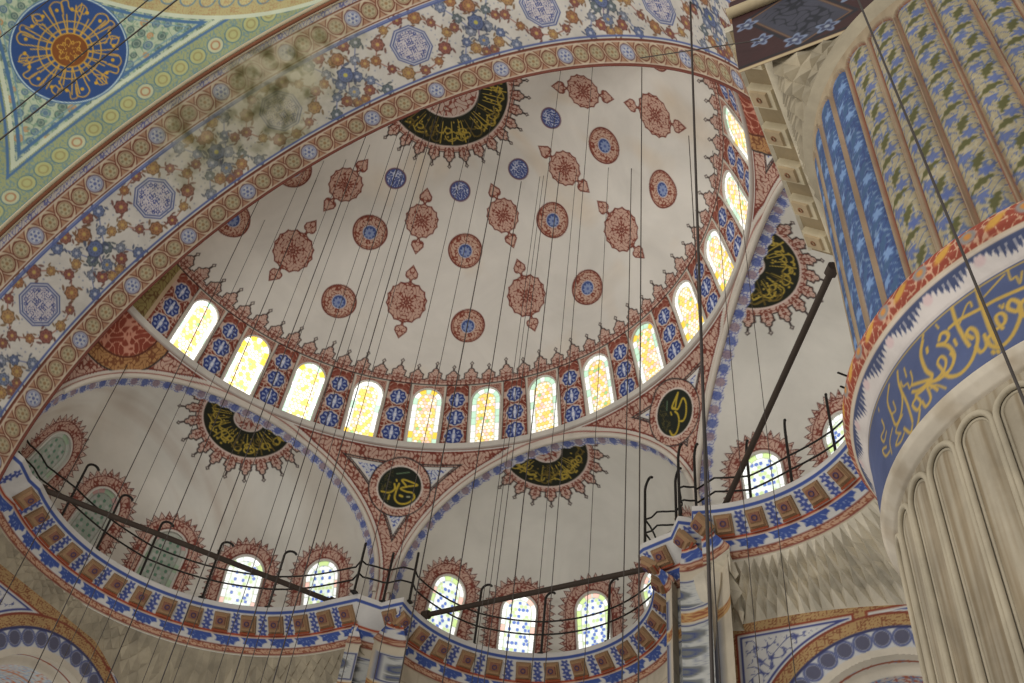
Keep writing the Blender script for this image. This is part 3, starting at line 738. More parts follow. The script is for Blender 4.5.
# ------------------------------------------------------------------ pendentive of the main dome, upper left
def build_main_pendentive():
    C = np.array([0, -1.568, -.596]); R = 1.5955
    azs = np.arange(88, 172.1, .115); els = np.arange(8, 60, .11)
    AZ, EL = np.meshgrid(azs, els, indexing='ij'); a = np.radians(AZ); e = np.radians(EL)
    P = C+R*np.stack([np.cos(e)*np.cos(a), np.cos(e)*np.sin(a), np.sin(e)], -1)
    q = P-C; n = AZ.size
    d0 = math.asin(1.128/R)
    dA = (d0-np.arcsin(np.clip(q[..., 1]/R, -1, 1))).ravel()*R*S       # from the great arch
    dB = (d0-np.arcsin(np.clip(-q[..., 0]/R, -1, 1))).ravel()*R*S      # from the neighbouring arch
    dT = (math.radians(45.6)-e).ravel()*R*S
    u = (a.ravel()-math.radians(135))*R*S*np.cos(e.ravel()); v = e.ravel()*R*S
    col = np.empty((n, 3)); col[:] = (188, 194, 168)
    inn = np.minimum.reduce([dA-1.42, dB-1.42, dT])
    # golden green rosette border along the arches
    for dd, al in ((dA, np.arctan2(q[..., 2], q[..., 0]).ravel()*1.128*S), (dB, np.arctan2(q[..., 2], q[..., 1]).ravel()*1.128*S)):
        s_ = np.nonzero((dd < 1.3) & (inn < .0) & (dd <= np.minimum(dA, dB)+1e-6) & (dT > 0))[0]
        uu = al[s_]; vv = dd[s_]
        c0 = np.empty((len(s_), 3)); c0[:] = (144, 150, 108); c0 += scr(uu, vv, .24, .35)[:, None]*(np.array((112, 134, 128))-c0)
        k = np.round(uu/.62); r_ = np.hypot(uu-k*.62, vv-.70); c0 += A(r_-.27)[:, None]*(np.array((76, 108, 118))-c0); c0 += A(r_-.24)[:, None]*(np.where((k % 4 == 0)[:, None], (176, 176, 140), (166, 166, 112))-c0)
        c0 += (A(np.abs(r_-.13)-.025)*.8)[:, None]*(np.where((k % 4 == 0)[:, None], (150, 100, 66), (140, 130, 84))-c0)
        c0 += A(np.abs(vv-1.22)-.04)[:, None]*(np.array((72, 104, 140))-c0); c0 += A(np.abs(vv-.24)-.03)[:, None]*(np.array((84, 130, 150))-c0)
        w_ = A(vv-.2); c0 += w_[:, None]*(np.array((186, 168, 120))-c0); c0 += (w_*scr(uu, vv, .2, .5))[:, None]*(np.array((168, 100, 60))-c0)
        ink(col, s_, np.ones(len(s_)), c0)
    # leafy field
    m = np.nonzero(inn > 0)[0]; x = u[m]; y = v[m]
    c0 = np.empty((len(m), 3)); c0[:] = (168, 178, 150); c0 += (scr(x, y, .55, .16)*.8)[:, None]*(np.array((104, 132, 110))-c0)
    bd, hv = blobs(x, y, .36, .36, 1); cb = np.where((hv > .82)[:, None], (178, 120, 70), np.where((hv > .4)[:, None], (68, 96, 122), (66, 88, 84)))
    c0 += (A(bd*.42)*.8)[:, None]*(cb-c0); c0 += (A(np.abs(bd*.42+.07)-.02)*.6)[:, None]*(np.array((160, 170, 150))-c0)
    bd, hv = blobs(x+.2, y+.13, .19, .24, 6); c0 += (A(bd*.19)*(hv > .25)*.8)[:, None]*(np.array((110, 140, 120))-c0)
    ink(col, m, np.ones(len(m)), c0)
    ink(col, None, A(np.abs(inn-.12)-.05), (70, 104, 138)); ink(col, None, A(np.abs(inn-.27)-.02), (110, 140, 150)); 
    # blue script roundel
    P3 = P.reshape(-1, 3)*S; rc_ = math.radians
    Cc = (C+R*np.array([math.cos(rc_(39.3))*math.cos(rc_(134.2)), math.cos(rc_(39.3))*math.sin(rc_(134.2)), math.sin(rc_(39.3))]))*S
    D = P3-Cc; r_ = np.linalg.norm(D, axis=1); sel = np.nonzero(r_ < 2.1)[0]
    aa = rc_(134.2); ex = np.array([math.sin(aa), -math.cos(aa), 0]); un = (Cc/S-C)/R; ey = np.cross(un, ex); ey *= np.sign(ey[2])
    x = D[sel]@ex; y = D[sel]@ey; sc = r_[sel]/(np.hypot(x, y)+1e-6); x = x*sc; y = y*sc; q_ = r_[sel]; th = np.arctan2(y, x)
    RO = 1.68
    ink(col, sel, A(q_-RO-.07), (60, 92, 130)); ink(col, sel, A(q_-RO-.035), (190, 206, 200)); ink(col, sel, A(q_-RO), (36, 66, 116))
    G = (190, 146, 58); g = lambda d, c=G: ink(col, sel, A(d-.020, .03)*(q_ < RO-.04), c)
    for rr in (.68, .92): g(np.abs(q_-rr))
    nsp = 18
    for i in range(nsp):        # crossing shafts and bent letters turning round the centre
        t0 = 2*math.pi*i/nsp+.1; rot = lambda px, py: (px*math.cos(t0)-py*math.sin(t0), px*math.sin(t0)+py*math.cos(t0))
        for off in (-.09, .09): g(seg_d(x, y, [rot(.56, off), rot(1.12+(.3 if (i+(off > 0)) % 2 else 0), off*1.5)]))
        if i % 3 == 0: sh = [(1.1, -.16), (1.45, -.22), (1.56, -.02), (1.42, .17), (1.15, .14)]
        elif i % 3 == 1: sh = [(1.05, .1), (1.25, .3), (1.48, .22), (1.4, .02), (1.22, .06), (1.3, .24)]
        else: sh = [(1.5, -.3), (1.25, -.22), (1.32, .05), (1.56, .12), (1.5, .3), (1.2, .26)]
        g(seg_d(x, y, smooth_pts([rot(*p_) for p_ in sh])), G if i % 2 else (178, 136, 66))
        cx, cy = rot(1.3, -.02); ink(col, sel, A(np.hypot(x-cx, y-cy)-.055), (196, 150, 40))
    ink(col, sel, A(q_-.56), (190, 146, 56)); ink(col, sel, A(q_-.52), (118, 66, 20))
    g(np.abs(q_-.30-.09*np.cos(6*th))); g(np.abs(q_-.2-.1*np.cos(6*th+math.pi)))
    # beyond the top rim: cornice band of the main dome
    s5 = np.nonzero(dT < -.12)[0]; v5 = -dT[s5]; c0 = np.empty((len(s5), 3)); c0[:] = (172, 160, 112)
    k = np.round(u[s5]/.62); r5 = np.hypot(u[s5]-k*.62, v5-.62); c0 += A(r5-.27)[:, None]*(np.array((98, 128, 140))-c0); c0 += A(r5-.22)[:, None]*(np.array((182, 170, 120))-c0); c0 += (scr(u[s5], v5, .2, .3)*.4)[:, None]*(np.array((150, 100, 70))-c0)
    c0 += A(1.3-v5)[:, None]*(np.array((70, 98, 150))-c0)
    ink(col, s5, np.ones(len(s5)), c0)
    # keep the part inside both arches
    f = lambda M: .25*(M[:-1, :-1]+M[1:, :-1]+M[:-1, 1:]+M[1:, 1:])
    keep = (f(dA.reshape(AZ.shape)) > -.05) & (f(dB.reshape(AZ.shape)) > -.6)
    o = grid_obj('pendentive', W(P), M_PAINT, None, col, keep)
    tag(o, 'green and cream pendentive with a large blue gilded script roundel in the upper left', 'pendentive', None, 'structure')
build_main_pendentive()


# ------------------------------------------------------------------ gallery cornice under the exedrae
def arcp(c, r, a0, a1, n=60):
    a = np.radians(np.linspace(a0, a1, n)); return [(c[0]+r*math.cos(t), c[1]+r*math.sin(t)) for t in a]
PATH = ([(-1.135, -.44), (-1.135, .02), (-1.165, .085)] + arcp((-.69, .37), .535, 207, 87) + [(-.555, .905), (-.505, .968), (-.425, .968)]
        + arcp((-.035, 1.01), .392, 185, -5) + [(.372, .965), (.465, .942), (.507, .885), (.54, .905)] + arcp((.69, .45), .43, 108, 2) + [(1.10, .16)])
PATH = np.array(PATH[:-1])
def resample(p, step):
    d = np.concatenate([[0], np.cumsum(np.hypot(*np.diff(p, axis=0).T))]); n = int(d[-1]/step); t = np.linspace(0, d[-1], n)
    return np.stack([np.interp(t, d, p[:, 0]), np.interp(t, d, p[:, 1])], 1), t
PTH, PS = resample(PATH, .0035); PS = PS*S
def _nrm():
    g = np.gradient(PTH, axis=0); g /= np.linalg.norm(g, axis=1)[:, None]; n = np.stack([-g[:, 1], g[:, 0]], 1)   # to the left of travel = outwards
    k = np.ones(9)/9; n = np.stack([np.convolve(np.pad(n[:, i], 4, mode='edge'), k, 'valid') for i in (0, 1)], 1); return n/np.linalg.norm(n, axis=1)[:, None]
PN = _nrm()
if (PN[len(PN)//2] @ np.array([0, 1.0])) < 0: PN = -PN
ZC = -.610
PROF = np.array([(-.02, .22), (-.02, .03), (.0, .0), (.02, -.05), (.54, -.50), (.56, -.56), (.80, -.80), (.93, -.92), (.95, -1.0)])
PV = np.concatenate([[0], np.cumsum(np.hypot(*np.diff(PROF, axis=0).T))])
def prof_at(v): return np.interp(v, PV, PROF[:, 0]), np.interp(v, PV, PROF[:, 1])
vb, vr, vf, vc, ve = PV[3], PV[4], PV[5], PV[6], PV[7]
def s_near(x, y): return int(np.hypot(PTH[:, 0]-x, PTH[:, 1]-y).argmin())
iB, iE = s_near(-.505, .968), s_near(.465, .942)
def cornice(name, i0, i1, label, brackets, stone=False):
    idx = np.arange(i0, i1+1); vs = np.arange(0, PV[-1]+.001, .026); o, z = prof_at(vs)
    P = np.zeros((len(idx), len(vs), 3)); P[..., 0] = PTH[idx, 0][:, None]+PN[idx, 0][:, None]*o/S; P[..., 1] = PTH[idx, 1][:, None]+PN[idx, 1][:, None]*o/S; P[..., 2] = ZC+z/S
    Sg, V = np.meshgrid(PS[idx], vs, indexing='ij'); s = Sg.ravel(); v = V.ravel(); n = len(s)
    col = np.empty((n, 3)); col[:] = (206, 202, 196)
    blue = (60, 80, 144)
    ink(col, None, A(np.abs(v-PV[1]-.03)-.05), blue)
    near = np.full(n, 9.0)
    for b in brackets: near = np.where(np.abs(s-b) < np.abs(near), s-b, near)
    # blue blossoms between the brackets
    bs = np.array(sorted(brackets)); mids = (bs[1:]+bs[:-1])/2
    for m in mids:
        sel = np.nonzero((np.abs(s-m) < .3) & (v > vb) & (v < vr))[0]
        if not len(sel): continue
        x = s[sel]-m; y = v[sel]-(vb+vr)/2
        for yy in (-.2, .02, .22):
            q = np.hypot(x, y-yy); th = np.arctan2(y-yy, x); ink(col, sel, A(q-.115*(1+.3*np.cos(5*th+yy*9))), (66, 80, 142)); ink(col, sel, A(q-.03), (190, 190, 210))
    ink(col, None, A(np.abs(v-(vr+vf)/2)-.055), (164, 70, 42)); ink(col, None, A(np.abs(v-vf-.0)-.02), (206, 196, 180))
    # fans of blue leaves
    p = .80; k = np.round(s/p); x = s-k*p; y = v-vf-.02; q = np.hypot(x, y*1.25); th = np.arctan2(y, x)
    fan = q-.41*(1-.20*np.abs(np.cos(th*5.5)))
    ink(col, None, A(fan, .03)*(y > 0)*(v < vc), (62, 84, 150)); ink(col, None, (q < .40)*(q > .13)*(y > 0)*(v < vc)*A(np.abs(np.cos(th*5.5))*q-.022, .02)*.0+(q < .38)*(q > .15)*(y > 0)*(v < vc)*A(np.abs(np.sin(th*5.5))*q*.18-.006, .012)*.75, (176, 186, 208))
    bnd = (v > vc) & (v < ve); c0 = np.empty((n, 3)); c0[:] = (196, 156, 128); c0 += scr(s, v*1.2, .17, .4)[:, None]*(np.array((142, 80, 54))-c0); col[bnd] = c0[bnd]
    ink(col, None, A(np.abs(v-vc)-.018), (120, 56, 44)); ink(col, None, A(np.abs(v-ve)-.018), (120, 56, 44))
    col[v > ve+.02] = (188, 176, 150)
    if s[0] < 9 and name == 'gallery_cornice': pass
    body = grid_obj('cornice_band', W(P), M_PAINT, None, col, None, False)
    kids = [body]; sb = []
    for b in brackets:
        i = int(np.abs(PS-b).argmin()); nn = np.array([PN[i, 0], PN[i, 1], 0]); tt = np.array([-nn[1], nn[0], 0])
        oa, za = prof_at(vb+.02); ob, zb = prof_at(vr-.02)
        a = np.array([PTH[i, 0]*S, PTH[i, 1]*S, ZC*S+ZR]); pa = a+nn*oa+np.array([0, 0, za]); pb = a+nn*ob+np.array([0, 0, zb])
        sl = (pb-pa); L = np.linalg.norm(sl); sl /= L; out = np.cross(tt, sl); out *= -np.sign(out @ nn) if abs(out @ nn) > 1e-6 else 1
        m = MB(); c = (pa+pb)/2; w = .25
        m.box(c-out*.04, tt*w, sl*L*.46, out*.13, (150, 120, 88), .96)
        m.box(c+out*.09-sl*.04, tt*w*.84, sl*L*.34, out*.09, (160, 126, 92), .86)
        m.box(c+out*.18-sl*.08, tt*w*.62, sl*L*.20, out*.05, (140, 96, 76), .9)
        m.box(c+sl*L*.40+out*.08, tt*w*.98, sl*.03, out*.04, (150, 74, 44))
        q = np.linspace(0, 2*math.pi, 13)[:-1]; m.tube([c+out*.245-sl*.08+(tt*math.cos(t)+sl*math.sin(t))*.07 for t in q], .018, 5, True, (84, 64, 92))
        kids.append(m.build('bracket', M_PAINT))
    root = empty(name, W((float(PTH[i0:i1, 0].mean()), float(PTH[i0:i1, 1].mean()), ZC))); adopt(root, kids); tag(root, label, 'cornice', None); return root
def spaced(i0, i1, d=.87, off=.5):
    L = PS[i1]-PS[i0]; n = max(1, int(round(L/d))); return [PS[i0]+(k+off)*L/n for k in range(n)]
iA = s_near(-.555, .905); iC = s_near(-.425, .968); iD = s_near(.372, .965); iF = s_near(.507, .885)
iG = s_near(.54, .905)
br_left = spaced(0, s_near(-1.135, .0), .9)+spaced(s_near(-1.165, .085), iA); br_mid = [(PS[iB]+PS[iC])/2-.12]+spaced(iC, iD)+[(PS[iD]+PS[iE])/2]
br_right = [(PS[iE]+PS[iF])/2]+spaced(iG, len(PS)-1)
cornice('gallery_cornice', 0, iB, 'painted blue white and red gallery cornice with brown brackets curving under the left exedra', br_left)
cornice('gallery_cornice', iB, iE, 'painted blue white and red gallery cornice with brown brackets curving under the middle exedra', br_mid)
cornice('gallery_cornice', iE, len(PS)-1, 'painted blue white and red gallery cornice rising right behind the great pier', br_right)
# walkway slab behind the lip
def walkway():
    o = np.array([-.02, .3, .8, 1.6, 2.2])/S; idx = np.arange(0, len(PS), 8)
    P = np.zeros((len(idx), len(o), 3)); P[..., 0] = PTH[idx, 0][:, None]+PN[idx, 0][:, None]*o; P[..., 1] = PTH[idx, 1][:, None]+PN[idx, 1][:, None]*o; P[..., 2] = ZC+.021
    c = np.empty(P.shape); c[:] = (186, 178, 164); w = grid_obj('gallery_floor', W(P), M_STONE, None, c); tag(w, 'stone walkway behind the cornice lip at the foot of the exedra windows', 'gallery', None, 'structure')
walkway()

# ------------------------------------------------------------------ stone muqarnas and lower walls
def muqarnas(name, top, bot, rows, cell, amp, col, parent=None, seed=1, mat=None):
    """faceted honeycomb of pointed cells lofted between two 3-D curves (model units)"""
    top = np.asarray(top); bot = np.asarray(bot); L = np.sum(np.linalg.norm(np.diff(bot, axis=0), axis=1))*S
    nc = max(2, int(L/cell))*2; t = np.linspace(0, 1, nc+1); ti = np.linspace(0, 1, len(top))
    Tp = np.stack([np.interp(t, ti, top[:, k]) for k in range(3)], 1)*S; Bt = np.stack([np.interp(t, ti, bot[:, k]) for k in range(3)], 1)*S
    m = MB(); rnd = random.Random(seed)
    ctr = np.array([Tp[:, 0].mean(), Tp[:, 1].mean(), 0])
    R = []
    for j in range(rows+1):
        f = j/rows; base = Tp*(1-f)+Bt*f; g = np.gradient(base, axis=0); g /= np.linalg.norm(g, axis=1)[:, None]; nn = np.cross(g, (Bt-Tp)); nn /= np.linalg.norm(nn, axis=1)[:, None]+1e-9
        if j == 0: sgn = 1
        par = ((np.arange(nc+1)+(j % 2)) % 2)*2-1
        a = 0 if j in (0, rows) else amp
        dz = -par*(.0 if j in (0, rows) else cell*.30)
        q = base+nn*(par*a)[:, None]; q[:, 2] += dz; R.append(q)
    for j in range(rows):
        for i in range(nc):
            a, b, c, d = R[j][i], R[j][i+1], R[j+1][i+1], R[j+1][i]
            sh = rnd.uniform(.93, 1.05); cc = np.array(col)*sh
            if (i+j) % 2: m.add([a, b, d], [[0, 1, 2]], cc); m.add([b, c, d], [[0, 1, 2]], cc*rnd.uniform(.94, 1.02))
            else: m.add([a, b, c], [[0, 1, 2]], cc); m.add([a, c, d], [[0, 1, 2]], cc*rnd.uniform(.94, 1.02))
    for v in m.v: v[:, 2] += ZR
    return m.build(name, mat or M_STONE, parent, False)
def off_path(i0, i1, o, z, step=6):
    idx = np.arange(i0, i1+1, step); return np.stack([PTH[idx, 0]+PN[idx, 0]*o, PTH[idx, 1]+PN[idx, 1]*o, np.full(len(idx), z)], 1)
ZB = ZC-.100
XL, YB, XRW = -1.322, 1.05, 1.25
def to_rect(P, c, x0, x1, y1, zt, deep):
    out = []
    for p in P:
        d = p[:2]-np.array(c); d /= np.linalg.norm(d); ks = []
        if d[0] < -1e-6: ks.append((x0-c[0])/d[0])
        if d[0] > 1e-6: ks.append((x1-c[0])/d[0])
        if d[1] > 1e-6: ks.append((y1-c[1])/d[1])
        k = min(k_ for k_ in ks if k_ > 0); q = np.array(c)+d*k; g = max(0, np.hypot(*(q-p[:2]))-.06)
        out.append((q[0], q[1], zt-deep*g))
    return np.array(out)
STN = (196, 184, 162)
Lt = off_path(s_near(-1.135, -.3), iA-6, .093, ZB); Lb = to_rect(Lt, (-.69, .37), XL, -.42, YB+.02, -.765, .9)
o = muqarnas('stone_muqarnas', Lt, Lb, 5, .45, .07, (170, 158, 134)); tag(o, 'weathered tan masonry squinch below the left gallery cornice', 'muqarnas')
Rt = off_path(iG+4, len(PTH)-1, .093, ZB); Rb = to_rect(Rt, (.69, .45), .5, XRW, YB, -.845, .35)
o = muqarnas('stone_muqarnas', Rt, Rb, 4, .34, .17, (206, 196, 174)); tag(o, 'pale carved stone muqarnas honeycomb below the right gallery cornice', 'muqarnas')

def wall_grid(name, origin, ux, w, z0, z1, paint, label, hole=None, step=.03, mat=None):
    us = np.arange(0, w*S+step, step); zs = np.arange(z0*S, z1*S+step, step); U, Z = np.meshgrid(us, zs, indexing='ij')
    P = np.array([origin[0]*S, origin[1]*S, 0])+U[..., None]*np.array([ux[0], ux[1], 0])+Z[..., None]*np.array([0, 0, 1.0]); P[..., 2] += ZR
    col = np.empty((U.size, 3)); col[:] = (204, 196, 182); paint(col, U.ravel(), Z.ravel())
    keep = None
    if hole is not None:
        f = lambda M: .25*(M[:-1, :-1]+M[1:, :-1]+M[:-1, 1:]+M[1:, 1:]); keep = ~hole(f(U), f(Z))
    o = grid_obj(name, P, mat or M_PAINT, None, col, keep); tag(o, label, 'wall', None, 'structure'); return o
def spandrel(col, u, z, c, R, top, right=None, left=None, second=None):
    """blue arabesque spandrel panel framed in ochre, round an arch of radius R (metres)"""
    q = np.hypot(u-c[0], z-c[1]); q = np.where(z < c[1], np.abs(u-c[0]), q)
    ga = np.empty((len(u), 3)); ga[:] = (176, 144, 98); ga += scr(u, z, .17, .36)[:, None]*(np.array((134, 84, 56))-ga)
    col[:] = ga
    inset = np.minimum.reduce([q-R-.42, top-.45-z] + ([right-u] if right is not None else []) + ([u-left] if left is not None else []))
    def panel(ins):
        ink(col, None, A(-ins+.0, .04), (206, 204, 200)); ink(col, None, A(np.abs(ins-.09)-.03), (66, 74, 130)); ink(col, None, A(np.abs(ins+.03)-.03), (140, 64, 44))
        # big scrolling stems
        f = scr(u, z, .62, .16); g = scr(u+.4, z+.2, .26, .42)*scr(u+.1, z, .8, .7)
        m = A(.2-ins, .03); ink(col, None, np.maximum(f, g*.85)*m, (76, 84, 136))
    panel(inset)
    if second is not None: panel(np.minimum.reduce([u-second, q-R-.42, top-.45-z]))
    bl = (q < R) & (q > R-.55); c0 = np.empty((len(u), 3)); c0[:] = (196, 196, 196); ang = np.arctan2(z-c[1], u-c[0])*R; k = np.round(ang/.52)
    rr = np.hypot(ang-k*.52, q-R+.28); c0 += A(rr-.2)[:, None]*(np.array((92, 92, 112))-c0); c0 += (A(np.abs(rr-.24)-.03)*.8)[:, None]*(np.array((70, 80, 130))-c0); col[bl] = c0[bl]
    ink(col, None, A(np.abs(q-R)-.04), (60, 62, 100)); ink(col, None, A(np.abs(q-R-.40)-.03), (130, 64, 48))
    m = q < R-.55; col[m] = (206, 196, 178)
RC, RR_ = ((.955-.5)*S, -12.36), 3.0
wall_grid('wall_back', (.5, YB), (1, 0), .78, -1.6, -.84, lambda col, u, z: spandrel(col, u, z, RC, RR_, -8.4, 3.95, 1.0, 4.35),
          'lower wall with blue arabesque spandrel in an ochre frame beside the great pier', lambda u, z: (np.hypot(u-RC[0], z-RC[1]) < RR_-.75) & (z > RC[1]) | ((z <= RC[1]) & (np.abs(u-RC[0]) < RR_-.75)))
LC, LR = ((.575+.5)*S, -11.7), 3.5
wall_grid('wall_left', (XL, -.5), (0, 1), 1.56, -1.6, -.765, lambda col, u, z: spandrel(col, u, z, LC, LR, -7.65, None, 1.0),
          'lower left wall with blue arabesque spandrel point above an arch', lambda u, z: (np.hypot(u-LC[0], z-LC[1]) < LR-.75) & (z > LC[1]) | ((z <= LC[1]) & (np.abs(u-LC[0]) < LR-.75)))
wall_grid('wall_back_left', (-1.325, YB+.01), (1, 0), .78, -1.6, -.80, lambda col, u, z: spandrel(col, u, z, (3.2, -12.4), 2.6, -8.0, 6.2, .8),
          'far lower wall behind the left exedra corner with painted spandrel', lambda u, z: (u > 99))
def niche(name, c3, ax, dirn, R, dep, label, pal):
    """barrel-vaulted recess behind a lower arch: soffit painted with arabesque, closed by a plain back"""
    th = np.linspace(0, math.pi, 140); ds = np.arange(0, dep, .035); TH, D = np.meshgrid(th, ds, indexing='ij'); RRr = R-.25*np.clip((D-.5)/.1, 0, 1)
    P = np.asarray(c3)+RRr[..., None]*(np.cos(TH)[..., None]*np.asarray(ax)+np.sin(TH)[..., None]*np.array([0, 0, 1.0]))+D[..., None]*np.asarray(dirn)
    u = (TH*R).ravel(); v = D.ravel(); col = np.empty((len(u), 3)); col[:] = pal[0]
    ink(col, None, scr(u, v, .34, .4), pal[1]); ink(col, None, scr(u+.3, v+.4, .42, .2), pal[2]); ink(col, None, A(np.abs(v-.55)-.09), (212, 202, 184)); ink(col, None, A(np.abs(v-1.4)-.04), pal[2])
    ink(col, None, A(v-.35), (206, 196, 178)); ink(col, None, A(np.abs(v-.4)-.03), (150, 84, 60))
    a = grid_obj('vault_soffit', P, M_PAINT, None, col); m = MB(); b = np.asarray(c3)+np.asarray(dirn)*dep
    m.box(b-np.array([0, 0, R*1.2]), np.asarray(ax)*R*1.05, np.asarray(dirn)*.1, np.array([0, 0, R*2.3]), (196, 190, 176)); k = m.build('back_wall', M_PAINT)
    root = empty(name, c3); adopt(root, [a, k]); tag(root, label, 'arch', None, 'structure')
niche('lower_arch', W((.955, YB, -1.236)), (1, 0, 0), (0, 1, 0), RR_-.7, 5.0, 'lower arch with pale blue and rust painted vault beside the pier foot', [(196, 186, 180), (120, 140, 176), (178, 100, 74)])
niche('lower_arch', W((XL, .575, -1.17)), (0, 1, 0), (-1, 0, 0), LR-.7, 5.0, 'bright lower arch with white and orange vault at the bottom left corner', [(212, 212, 208), (170, 190, 214), (206, 140, 104)])
def pier_faces(i0, i1, label, plain=False):
    idx = np.arange(i0, i1+1); zs = np.arange(ZB-.9, ZB+.001, .0032); Pp = np.zeros((len(idx), len(zs), 3)); off = .088
    Pp[..., 0] = (PTH[idx, 0]+PN[idx, 0]*off)[:, None]; Pp[..., 1] = (PTH[idx, 1]+PN[idx, 1]*off)[:, None]; Pp[..., 2] = zs[None, :]
    Sg, Z = np.meshgrid(PS[idx], zs*S, indexing='ij'); s = Sg.ravel(); z = Z.ravel()-ZB*S; col = np.empty((len(s), 3)); col[:] = (196, 184, 162); weather(col, s, z, 10, .9, 6)
    if plain:
        j = np.abs(z/.55-np.round(z/.55))*.55; ink(col, None, A(j-.012)*.5, (140, 126, 104)); rowi = np.floor(z/.55); jj = np.abs((s+.4*(rowi % 2))/1.1-np.round((s+.4*(rowi % 2))/1.1))*1.1
        ink(col, None, A(jj-.012)*.4, (140, 126, 104))
    else:
        L0, L1 = PS[i0]+.12, PS[i1]-.12
        for za, zb in ((-1.25, -.28), (-9, -1.65)):
            ins = np.minimum.reduce([s-L0, L1-s, z-za, zb-z]); ink(col, None, A(-ins), (184, 184, 178)); ink(col, None, A(np.abs(ins-.05)-.022), (62, 66, 110))
            bd, hv = blobs(s, z, .46, .34, 2); m = A(.1-ins, .02); ink(col, None, scr(s*2, z, .3, .2)*m*.5, (110, 116, 134)); ink(col, None, A(bd*.46)*m, (112, 114, 112)); ink(col, None, A(np.abs(bd*.46+.08)-.02)*m, (70, 80, 120))
        g = (z > -1.6) & (z < -1.3); c0 = np.empty((len(s), 3)); c0[:] = (186, 148, 96); c0 += scr(s, z, .18, .42)[:, None]*(np.array((146, 88, 56))-c0); col[g] = c0[g]
    o = grid_obj('pier_wall', W(Pp), M_STONE if plain else M_PAINT, None, col); tag(o, label, 'wall', None, 'structure')
pier_faces(iA-8, iC+6, 'painted pier faces with blue grey floral panels between left and middle exedrae')
pier_faces(iC+6, iD-6, 'plain ashlar curve of wall below the middle gallery cornice', True)
pier_faces(iD-6, iG+4, 'painted pier faces with grey floral panels between middle and right exedrae')
# pendant drop at the right corner of the pier
m = MB(); p0 = W((.555, .985, -.80)); pts = [p0+np.array([0, 0, d]) for d in (.6, .2, -.3, -1.0, -1.6)]; m.tube(pts, [.45, .38, .22, .12, .03], 6, col=(206, 196, 176))
o = m.build('stone_pendant', M_STONE); tag(o, 'pointed stone pendant hanging at the corner below the right muqarnas', 'pendant')

